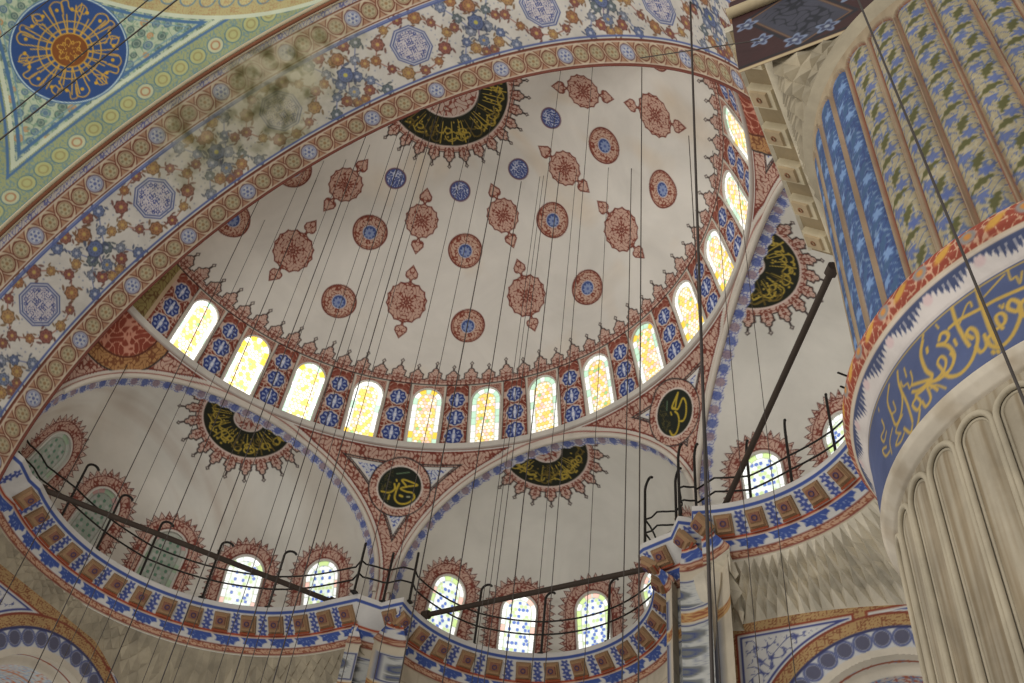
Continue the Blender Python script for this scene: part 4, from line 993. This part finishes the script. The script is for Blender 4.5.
# ------------------------------------------------------------------ great pier on the right
PC = np.array([1.45, -.31]); NF = 36
def build_pier():
    kids = []
    c = PC*S
    def shaft(zlo, zhi, ztop, Rb, Ro, hw, bulge, name, painted, mat, st=.045):
        th = np.radians(np.arange(112, 352.01, .36)); zs = np.arange(zlo, zhi+.001, st); TH, Z = np.meshgrid(th, zs, indexing='ij')
        k = np.round((np.degrees(TH)-203)/10); x = (np.degrees(TH)-203-k*10)/5.0          # -1..1 across a flute
        wv = .86; xx = x/wv; zc = ztop-hw*wv                     # rounded head
        above = Z > zc; q = np.where(above, np.hypot(xx, (Z-zc)/(hw*wv)), np.abs(xx))
        body = np.sqrt(np.clip(1-(q/1.0)**2, 0, 1)); r = np.where(q < 1, Rb+bulge*body, Ro)
        ridge = np.exp(-((q-1.10)/.06)**2); r = np.where(q < 1, r, Rb+(Ro-Rb)*np.clip((q-1)/.10, 0, 1)) + .02*ridge
        P = np.stack([c[0]+r*np.cos(TH), c[1]+r*np.sin(TH), Z+ZR], -1)
        n = TH.size; col = np.empty((n, 3)); X = x.ravel(); Q = q.ravel(); z = Z.ravel(); K = k.ravel()
        if painted:
            col[:] = (156, 138, 110); weather(col, TH.ravel()*27, z, 14, .7, 9)
            xm = X*.235; tm = z-ztop+.02; per = .78; ins = Q < .97; blue = K < 2.5
            base = np.where(blue[:, None], (52, 78, 124), (154, 142, 112)).astype(float)
            base = base+(scr(xm*1.3, tm, .26, .32)*.85)[:, None]*(np.where(blue[:, None], (44, 60, 108), (74, 90, 132))-base)
            base = base+(scr(xm+.1, tm+.2, .22, .2)*.8)[:, None]*(np.where(blue[:, None], (116, 140, 166), (170, 160, 132))-base)
            ph = tm/per-np.floor(tm/per)
            for (px, pp, ang, ln) in ((-.02, .22, .35, .17), (.03, .70, 1.15, .18)):
                dx = xm-px; dy = (ph-pp)*per; u_ = dx*math.cos(ang)+dy*math.sin(ang); v_ = -dx*math.sin(ang)+dy*math.cos(ang)+.9*u_*u_
                d = np.maximum(np.abs(v_)-.058*(1.1-np.abs(u_)/ln)-.012*np.sin(u_*70), np.abs(u_)-ln)
                base = base+(A(d, .025))[:, None]*(np.where(blue[:, None], (54, 84, 120), (80, 78, 30))-base)
            for (px, pp) in ((.07, .42), (-.07, .95)):
                qq = np.hypot(xm-px, (ph-pp)*per); base = base+(A(qq-.08-.02*np.sin(6*np.arctan2((ph-pp)*per, xm-px)))*.85)[:, None]*(np.where(blue[:, None], (120, 150, 190), (78, 94, 148))-base)
            col[ins] = base[ins]
            
            red = (Q > 1.12) & (Q < 1.20) & (~blue)
            ink(col, None, A(np.abs(Q-1.01)*.20-.007, .012)*np.where(blue, .25, .95), (122, 54, 28))
            ink(col, None, A(np.abs(np.abs(X)-.985)*.235-.005, .015)*(z < ztop-.2), (120, 92, 68))
        else:
            col[:] = (166, 154, 132); weather(col, TH.ravel()*27, z, 16, 1.0, 9)
            nn = vnoise(TH.ravel()*27*1.6, z*.35, .7, 19, 4); col -= np.clip(nn-.45, 0, .3)[:, None]*np.array([100, 115, 130])
        return grid_obj(name, P, mat, None, col)
    kids.append(shaft(-29.5, -17.60, -17.74, 2.635, 2.685, .235, .05, 'fluted_lower_shaft', False, M_STONE, .03))
    kids.append(shaft(-15.9, -10.15, -10.38, 2.635, 2.70, .235, .075, 'fluted_painted_shaft', True, M_PIER, .022))
    m = MB()          # raised double arch rolls heading every lower flute
    for k in range(-9, 15):
        for sc_, rad_, ro in ((1.0, .032, 2.70), (.80, .017, 2.668)):
            t = np.linspace(0, math.pi, 13); hw_ = .235*.90*sc_; zc_ = -17.74-.235*.90
            xs_ = np.concatenate([[hw_, hw_, hw_], hw_*np.cos(t), [-hw_, -hw_, -hw_]]); zs_ = np.concatenate([[-29.0, -24.0, -19.0], zc_+hw_*np.sin(t), [-19.0, -24.0, -29.0]])
            pass
            a_ = math.radians(203+10*k)+xs_/2.69; m.tube(np.stack([c[0]+ro*np.cos(a_), c[1]+ro*np.sin(a_), zs_+ZR], 1), rad_, 6, col=(178, 166, 142))
    kids.append(m.build('flute_moulding', M_STONE, None, True))
    # inscription band and its mouldings, one revolved profile
    prof = [(2.58, -17.68), (2.72, -17.61), (2.80, -17.52), (2.83, -17.44), (2.80, -17.43), (2.80, -16.44), (2.82, -16.42), (2.93, -16.16), (2.95, -16.13), (3.00, -16.06), (3.015, -15.96), (3.00, -15.88), (2.96, -15.83), (2.93, -15.80), (2.86, -15.74), (2.74, -15.72), (2.66, -15.72)]
    pr = np.array(prof); d = np.concatenate([[0], np.cumsum(np.hypot(*np.diff(pr, axis=0).T))]); vs = np.linspace(0, d[-1], 170)
    th = np.radians(np.arange(112, 352.01, .28)); TH, V = np.meshgrid(th, vs, indexing='ij'); r = np.interp(V, d, pr[:, 0]); Z = np.interp(V, d, pr[:, 1])
    P = np.stack([c[0]+r*np.cos(TH), c[1]+r*np.sin(TH), Z+ZR], -1); n = TH.size; z = Z.ravel(); s = TH.ravel()*2.8; v = V.ravel(); col = np.empty((n, 3)); col[:] = (200, 188, 168)
    weather(col, s, v, 12, .4, 4)
    m = z < -17.435; nn = vnoise(s, v, .25, 3, 3); col[m] -= np.clip(nn[m]-.5, 0, 1)[:, None]*np.array([60, 70, 80])
    b = (z > -17.435) & (z < -16.44); col[b] = (68, 80, 118)
    col[b] += ((vnoise(s[b], v[b], .5, 6, 4)-.5)*26)[:, None]
    ink(col, None, A(np.abs(z+16.47)-.012, .02), (176, 146, 72))
    # white zone with blue leaf fringe
    f = (z >= -16.44) & (z < -16.15); col[f] = (206, 196, 188)
    dv = d[6]; p = .62; k = np.round(s/p); x = s-k*p; y = v-d[7]; q = np.hypot(x*.9, y); t_ = np.arctan2(y, x)
    fr = np.abs(np.sin(x*3.1416/.062+y*6*np.sign(x))); lf = (y < 0)*(v > dv); top = .10+.13*(.5+.5*np.cos(x/p*6.2832))
    ink(col, None, lf*A(-y-top+.07*fr, .03)*(1-.55*(fr > .82)*(y < -.07)), (56, 66, 100))
    ink(col, None, lf*A(np.hypot(x-p/2, y+.10)-.06)+lf*A(np.hypot(x+p/2, y+.10)-.06), (206, 180, 176))
    for zz in (d[7]+.0, d[8]): ink(col, None, A(np.abs(v-zz)-.012, .02), (206, 186, 160))
    # rust red roll with ochre leaves and grey blossoms
    ra, rb = d[8], d[12]; w = rb-ra; rm = (v > ra+.01) & (v < rb); c0 = np.empty((n, 3)); c0[:] = (150, 62, 38); y = v-(ra+rb)/2
    c0 += (scr(s, y, .17, .35))[:, None]*(np.array((206, 160, 128))-c0)
    k = np.round(s/.55); x = s-k*.55; c0 += A(np.hypot(x, y)-.085)[:, None]*(np.array((140, 132, 128))-c0); c0 += A(np.hypot(x, y)-.04)[:, None]*(np.array((196, 130, 56))-c0)
    x2 = s-(np.floor(s/.55)+.5)*.55; u_ = x2*.9+y*.5; v_ = -x2*.5+y*.9; c0 += A(np.hypot(u_*.42, v_)-.05)[:, None]*(np.array((202, 150, 56))-c0)
    col[rm] = c0[rm]
    up = v >= rb; c0 = np.empty((n, 3)); c0[:] = (176, 178, 176); c0 += scr(s, v, .09, .45)[:, None]*(np.array((92, 116, 148))-c0); col[up] = c0[up]
    # traced gilded script
    sel0 = np.nonzero(b)[0]
    thd = np.degrees(TH.ravel()); cc = PC
    def onb(px, py):
        Q = on_cyl(px, py, cc, .28); return math.degrees(math.atan2(Q[1]-cc[1], Q[0]-cc[0])) % 360, Q[2]*S
    def stroke(pts, w, sc=1/2.994, o=(682, 228), c_=(184, 150, 66)):
        pp = [onb(o[0]+x*sc, o[1]+y*sc) for x, y in smooth_pts(pts, 3)]
        pp = [(math.radians(a)*2.8, z_) for a, z_ in pp]
        ss = s[sel0]; zz = z[sel0]; mn, mx = min(a for a, _ in pp)-.15, max(a for a, _ in pp)+.15; k = np.nonzero((ss > mn) & (ss < mx))[0]
        if len(k): ink(col, sel0[k], A(seg_d(ss[k], zz[k], pp)-w, .02), c_)
    w1, w2 = .023, .012
    for pts, w in [([(1024, 178), (940, 215), (900, 238), (830, 275), (800, 300)], w1), ([(880, 172), (895, 225), (925, 310), (945, 345)], w1*1.1), ([(808, 240), (822, 285), (845, 330), (860, 352)], w1),
        ([(905, 205), (955, 150), (965, 140)], w2), ([(832, 285), (850, 235), (862, 222), (868, 235)], w2), ([(975, 125), (985, 155), (1000, 145), (1012, 165), (1018, 130)], w2), ([(980, 100), (984, 104)], w2*1.6),
        ([(960, 300), (945, 285), (940, 265), (955, 255), (968, 265), (965, 285), (945, 300), (915, 330)], w1*.9), ([(1000, 250), (975, 240), (985, 215), (1010, 225), (1015, 260), (990, 320), (955, 355), (925, 352), (915, 335)], w1),
        ([(1024, 215), (1008, 240), (1024, 262)], w1), ([(870, 330), (852, 318), (862, 300), (880, 310), (885, 340), (868, 395), (835, 435), (800, 445), (780, 430)], w1), ([(905, 320), (912, 350), (895, 372), (880, 355)], w1*.9),
        ([(770, 335), (775, 318), (790, 312), (798, 325), (785, 345), (765, 350), (795, 352), (815, 380), (805, 420), (770, 452), (735, 462)], w1), ([(720, 340), (715, 380), (730, 425), (748, 440), (745, 455)], w1*1.1),
        ([(780, 425), (765, 405), (775, 385), (790, 395), (785, 425), (760, 455)], w1*.8), ([(733, 360), (735, 372)], w2*1.8), ([(805, 375), (815, 385)], w2*1.8), ([(690, 470), (715, 462), (745, 455), (710, 485), (690, 490)], w1*.9),
        ([(655, 460), (662, 475), (675, 465), (682, 480), (690, 455), (684, 430)], w2), ([(665, 420), (672, 445)], w2), ([(645, 430), (650, 470), (672, 520), (685, 560), (690, 580)], w1*.8), ([(720, 330), (722, 322)], w2*1.5), 
        ([(620, 470), (615, 520), (628, 560), (640, 590), (655, 560), (660, 510), (652, 470)], w1*.75), ([(700, 510), (690, 530), (705, 545), (715, 520), (700, 505)], w1*.8), ([(735, 480), (745, 510), (730, 535), (720, 520)], w1*.8),
        ([(712, 545), (705, 590), (688, 615), (665, 600)], w1*.8), ([(632, 520), (640, 545), (630, 555)], w2), ([(660, 560), (650, 580), (640, 610), (655, 615)], w1*.6), ([(598, 575), (606, 600), (596, 625), (605, 640), (612, 610)], w1*.6),
        ([(650, 620), (640, 650), (655, 640), (665, 615)], w1*.6), ([(612, 655), (600, 665), (610, 683), (622, 668)], w1*.6), ([(690, 590), (680, 640), (662, 668)], w1*.7), ([(588, 540), (590, 548)], w2), ([(630, 600), (622, 640), (628, 675)], w1*.5),
        ([(760, 290), (768, 300)], w2), ([(790, 480), (760, 470), (745, 480)], w2), ([(765, 485), (740, 470), (715, 490), (700, 500)], w1*.8), ([(815, 335), (822, 350)], w2*1.5), ([(950, 232), (960, 240), (962, 228)], w2), ([(930, 370), (934, 374)], w2*1.7), ([(945, 368), (949, 372)], w2*1.7)]:
        stroke(pts, w)
    kids.append(grid_obj('inscription_band', P, M_PIER, None, col))
    # round plain neck above the painted flutes and the muqarnas capital
    th = np.radians(np.arange(96, 352, 3.0)); pts = lambda rad, zz: np.stack([PC[0]+rad*np.cos(th), PC[1]+rad*np.sin(th), np.full(len(th), zz)], 1)
    td = np.degrees(th); rt = np.full(len(th), .300)
    for i, a in enumerate(td):
        ra_ = math.radians(a)
        if a >= 204.5: rt[i] = .128/max(.2, -math.sin(ra_)) if a < 336 else .3
        if a < 204.5: rt[i] = min(.29/max(1e-3, -math.cos(ra_)) if math.cos(ra_) < -1e-3 else 9, .44/max(1e-3, math.sin(ra_)) if math.sin(ra_) > 1e-3 else 9)
    rt = np.minimum(rt, .53); n0 = pts(.262, -1.030); n1 = pts(.283, -1.0); n2 = pts(np.minimum(rt, .5)*.25+.283*.75, -.955); n3 = pts(rt, -.80)
    nk = np.stack([n0, n1], 1); ck = np.empty(nk.shape); ck[:] = (168, 156, 132); kids.append(grid_obj('neck_ring', W(nk), M_STONE, None, ck))
    kids.append(muqarnas('muqarnas_capital', n1, n3, 6, .30, .06, (160, 148, 124)))
    n4 = pts(rt, -.45); nk = np.stack([n3, n4], 1); ck = np.empty(nk.shape); ck[:] = (160, 148, 124); kids.append(grid_obj('impost_block', W(nk), M_STONE, None, ck, smooth=False))
    # dark painted face above the capital, towards the hall
    us = np.arange(0, 4.6, .02); zs = np.arange(-8.22, -5.4, .02); U, Zz = np.meshgrid(us, zs, indexing='ij'); Pq = np.stack([11.05+U, np.full(U.shape, -4.42), Zz+ZR], -1)
    u = U.ravel(); z = Zz.ravel(); cq = np.empty((len(u), 3)); cq[:] = (58, 26, 24)
    d = np.maximum(np.abs((u-1.15)*.8+(z+7.0)*.4)-.42, np.abs((z+7.0)*.8-(u-1.15)*.4)-.75); ink(cq, None, A(d), (62, 62, 74)); ink(cq, None, A(np.abs(d-.08)-.03), (30, 26, 34)); ink(cq, None, A(np.abs(d-.02)-.015), (120, 96, 70))
    ink(cq, None, A(d+.1)*scr(u, z, .34, .4), (26, 28, 38))
    for (a_, b_) in ((.25, -6.6), (.45, -7.35), (1.75, -6.3), (2.05, -7.0), (1.0, -7.8), (1.55, -7.75), (2.6, -6.8), (3.1, -7.3)):
        q = np.hypot(u-a_, z-b_); t_ = np.arctan2(z-b_, u-a_); ink(cq, None, A(q-.17-.05*np.cos(5*t_)), (120, 132, 156)); ink(cq, None, A(q-.11-.03*np.cos(5*t_)), (62, 66, 92)); ink(cq, None, A(q-.05), (150, 158, 170))
    ink(cq, None, A(np.abs(z+8.16)-.05), (190, 170, 130)); ink(cq, None, A(np.abs(z+8.05)-.03), (30, 24, 24))
    kids.append(grid_obj('painted_impost_panel', Pq, M_PIER, None, cq))
    m = MB(); m.tube([(11.0, -4.5, ZR-6.05), (11.9, -4.5, ZR-6.05), (13.3, -4.5, ZR-6.05)], .11, 8, col=(190, 172, 136)); kids.append(m.build('impost_moulding', M_PIER, None, True))
    root = empty('great_pier', W((PC[0], PC[1], -2.66))); adopt(root, kids)
    tag(root, 'massive fluted marble pier with blue gilded inscription band and painted upper flutes', 'pillar')
    return root
PIER = build_pier()
# stone ledge under the right springing of the great arch, with blocks below
def ledge():
    kids = []; m = MB()
    y0, y1 = -4.15, 1.30
    x0, zt = 10.86, ZR-5.95
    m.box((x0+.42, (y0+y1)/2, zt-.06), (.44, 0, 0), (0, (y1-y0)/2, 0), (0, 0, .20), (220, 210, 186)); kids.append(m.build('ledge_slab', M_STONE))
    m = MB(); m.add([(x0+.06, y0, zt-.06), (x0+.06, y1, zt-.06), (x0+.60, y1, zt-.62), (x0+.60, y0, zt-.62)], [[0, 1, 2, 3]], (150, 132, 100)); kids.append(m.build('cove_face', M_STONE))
    n = 6
    for i in range(n):
        yc = y0+(i+.5)/n*(y1-y0); m = MB(); sl = np.array((.54, 0, -.56)); sl = sl/np.linalg.norm(sl); out = np.array((-.72, 0, -.69)); c = np.array((x0+.33, yc, zt-.34))
        m.box(c-out*.05, (0, .24, 0), sl*.33, out*.20, (204, 190, 158), .92); m.box(c+out*.15-sl*.03, (0, .17, 0), sl*.22, out*.05, (180, 158, 124), .9)
        q = np.linspace(0, 2*math.pi, 9)[:-1]; m.tube([c+out*.205-sl*.03+(np.array((0, 1, 0))*math.cos(t)+sl*math.sin(t))*.05 for t in q], .02, 4, True, (140, 100, 70)); kids.append(m.build('bracket', M_STONE))
    m = MB(); m.tube([(x0+.70, y0-.02, zt-.72), (x0+.70, (y0+y1)/2, zt-.72), (x0+.70, y1, zt-.72)], .20, 10, col=(206, 194, 168)); kids.append(m.build('lower_roll', M_STONE, None, True))
    root = empty('impost_ledge', (x0, (y0+y1)/2, zt)); adopt(root, kids); root['label'] = 'cream stone ledge on block brackets'; root.parent = PIER; root.matrix_parent_inverse = Matrix.Translation(-PIER.location)
ledge()

# ------------------------------------------------------------------ iron work
def hv(px, py, z=-.588): 
    C, d = ray(px, py); p = C+d*(z-C[2])/d[2]; return W(p)
SEC = [('left', [(60, 519), (96, 550), (139, 577), (202, 598), (268, 608)]), ('middle', [(474, 645), (541, 654), (608, 642), (655, 612)]), ('right', [(752, 510), (793, 490), (838, 465)])]
CORN = [('between the left and middle exedrae', [(354, 592), (383, 602), (409, 602)]), ('between the middle and right exedrae', [(645, 553), (677, 545), (680, 522), (697, 522)])]
posts = []; RAILS = {}
def post(px, py, h, hook, label, group):
    b = hv(px, py); c = W((0, .3, 0)); inn = c[:2]-b[:2]; inn /= np.linalg.norm(inn); i3 = np.array([inn[0], inn[1], 0]); t3 = np.array([-inn[1], inn[0], 0])
    pts = [b, b+np.array([0, 0, h*.5]), b+np.array([0, 0, h])]
    if hook: pts += [b+np.array([0, 0, h+hook*math.sin(a)*.9])+(t3*.9+i3*.3)*(hook*(1-math.cos(a))) for a in np.linspace(.3, 2.6, 8)]
    m = MB(); m.tube(pts, .042, 6); m.box(b-np.array([0, 0, .02]), (.09, 0, 0), (0, .09, 0), (0, 0, .05))
    o = m.build('railing_post', M_IRON, None, True); posts.append(o); return b
ords = ['first', 'second', 'third', 'fourth', 'fifth']
bases = {}
for nm, L in SEC:
    bases[nm] = [post(x, y, 2.1, .22, '%s hooked iron railing post from the left on the %s gallery' % (ords[i], nm), 'hooked railing posts of the galleries') for i, (x, y) in enumerate(L)]
for nm, L in CORN:
    bases[nm] = [post(x, y, 1.9 if 'left' in nm else 2.3, .0 if 'left' in nm else .3, '%s iron railing post from the left at the corner %s' % (ords[i], nm), 'railing posts at the pier corners') for i, (x, y) in enumerate(L)]
bases['start'] = [hv(8, 470), hv(30, 497)]
chain_pts = bases['start']+bases['left']+bases[CORN[0][0]]+bases['middle']+bases[CORN[1][0]]+bases['right']+[W((1.03, .63, -.588))]
def seg_curve(a, b, k, z):
    out = []
    for t in np.linspace(0, 1, 9):
        p = a+(b-a)*t
        i = int(np.hypot(PTH[:, 0]*S-p[0], PTH[:, 1]*S-p[1]).argmin()); da = np.hypot(*(a[:2]-PTH[int(np.hypot(PTH[:, 0]*S-a[0], PTH[:, 1]*S-a[1]).argmin())]*S)); db = np.hypot(*(b[:2]-PTH[int(np.hypot(PTH[:, 0]*S-b[0], PTH[:, 1]*S-b[1]).argmin())]*S))
        off = da*(1-t)+db*t; q = PTH[i]*S+PN[i]*off
        out.append(np.array([q[0], q[1], z+.02*math.sin(t*math.pi)]))
    out[0] = np.array([a[0], a[1], z]); out[-1] = np.array([b[0], b[1], z]); return out
def rails(i0, i1, where, p0, p1):
    kids = posts[p0:p1]
    for zz, nm in ((.72, 'lower'), (1.22, 'upper')):
        pts = []
        for j in range(i0, i1):
            s_ = seg_curve(chain_pts[j], chain_pts[j+1], j, ZR-5.88+zz); pts += s_ if j == i0 else s_[1:]
        m = MB(); m.tube(pts, .03, 5, col=(40, 36, 32)); kids.append(m.build('hand_rail', M_IRON, None, True))
    root = empty('iron_railing', chain_pts[i0]); adopt(root, kids); tag(root, 'black iron gallery railing '+where, 'railing', 'iron railings of the gallery')
nL = 2+5
rails(0, nL, 'along the left exedra', 0, 5); rails(nL, nL+2, 'turning the corner between left and middle exedrae', 12, 15); rails(nL+2, nL+7, 'along the middle exedra', 5, 9)
rails(nL+7, nL+10, 'with tall hoops at the corner right of the middle exedra', 15, 19); rails(nL+10, len(chain_pts)-1, 'along the right exedra behind the thick dark bar', 9, 12)
def bar(p, q, z, r, label, name='tie_bar'):
    a = hv(*p, z); b = hv(*q, z); m = MB(); m.tube([a, a*.66+b*.34, a*.33+b*.67, b], r, 8)
    u = (b-a)/np.linalg.norm(b-a)
    for e in (a, b): m.tube([e-u*.12, e, e+u*.12], r*1.7, 8)
    o = m.build(name, M_IRON2, None, True); tag(o, label, 'bar'); return o
bar((42, 489), (333, 602), -.575, .085, 'long rusty iron bar spanning the mouth of the left exedra')
bar((426, 615), (651, 568), -.575, .085, 'long rusty iron bar spanning the mouth of the middle exedra')
bar((832, 270), (720, 516), -.575, .085, 'thick dark iron bar rising behind the great pier across the right exedra')

# ------------------------------------------------------------------ suspension cables
VPX, VPY = 645.7, -609.7
CB = {
 'crossing the left exedra': (.12, [(137, 455), (157, 455), (197, 465), (227, 465), (248, 478), (300, 472), (310, 472), (336, 500), (98, 420)], (335, 700)),
 'in front of the half dome plaster': (.1, [(232, 256), (265, 261), (282, 261), (323, 250), (366, 228), (396, 228), (404, 228), (448, 228), (469, 228), (486, 228), (541, 228), (580, 228), (641, 228)], (60, 700)),
 'crossing the middle exedra': (.45, [(473, 488), (498, 488), (503, 488), (523, 505), (546, 512), (593, 488), (626, 462)], (440, 700)),
 'crossing the right exedra': (.3, [(725, 290), (755, 330), (700, 330)], (200, 520)),
}
for where, (y0, L, (ya, yb)) in CB.items():
    L = sorted(L)
    for i, (x, y) in enumerate(L):
        P = on_plane(x, y, (0, 1, 0), y0 if where[:2] != 'in' else (.02+.03*(i % 3))); 
        m = MB(); top = P[2]
        if 'plaster' in where:
            zt = -.16+math.sqrt(max(.962**2-P[0]**2-(P[1]-.044)**2, .01)); zt = max(zt, P[2]+.02); zb = -2.2
        else:
            dx = abs(P[0]); zt = P[2]+.35 if 'exedra' in where else P[2]; zb = -2.2
            r2 = .962**2-P[0]**2-(P[1]-.044)**2; zt = -.16+math.sqrt(r2) if r2 > .02 else 0.0
        pts = [W((P[0], P[1], z)) for z in (zt, -.6, zb)]
        m.tube(pts, .0085 if i % 3 else .014, 5); o = m.build('suspension_cable', M_WIRE, None, True)
        tag(o, 'suspension cable %d from the left, %s' % (i+1, where), 'cable', 'suspension cables '+where)
def wire(p, q, ya, yb, r, label):
    a = W(on_plane(*p, (0, 1, 0), ya)); b = W(on_plane(*q, (0, 1, 0), yb)); m = MB(); m.tube([a, a*.5+b*.5, b], r, 6); o = m.build('suspension_cable', M_WIRE, None, True); tag(o, label, 'cable', None); return o
wire((192, -12), (-12, 149), -.9, -.9, .016, 'dark slanting cable passing right of the blue script roundel')
wire((160, -10), (-10, 130), -.9, -.9, .014, 'dark slanting cable passing over the blue script roundel edge')
wire((62, -10), (-10, 45), -.9, -.9, .014, 'short dark slanting cable in the top left corner')
wire((690, -5), (713, 700), -.25, -.30, .024, 'thick plumb cable falling past the right end of the window ring')
wire((855, -8), (1040, 440), -.72, -.72, .013, 'dark cable crossing the painted flutes and inscription band')
wire((760, 40), (640, 58), -.46, -.46, .012, 'thin wire tied to the ledge end beside the great arch')
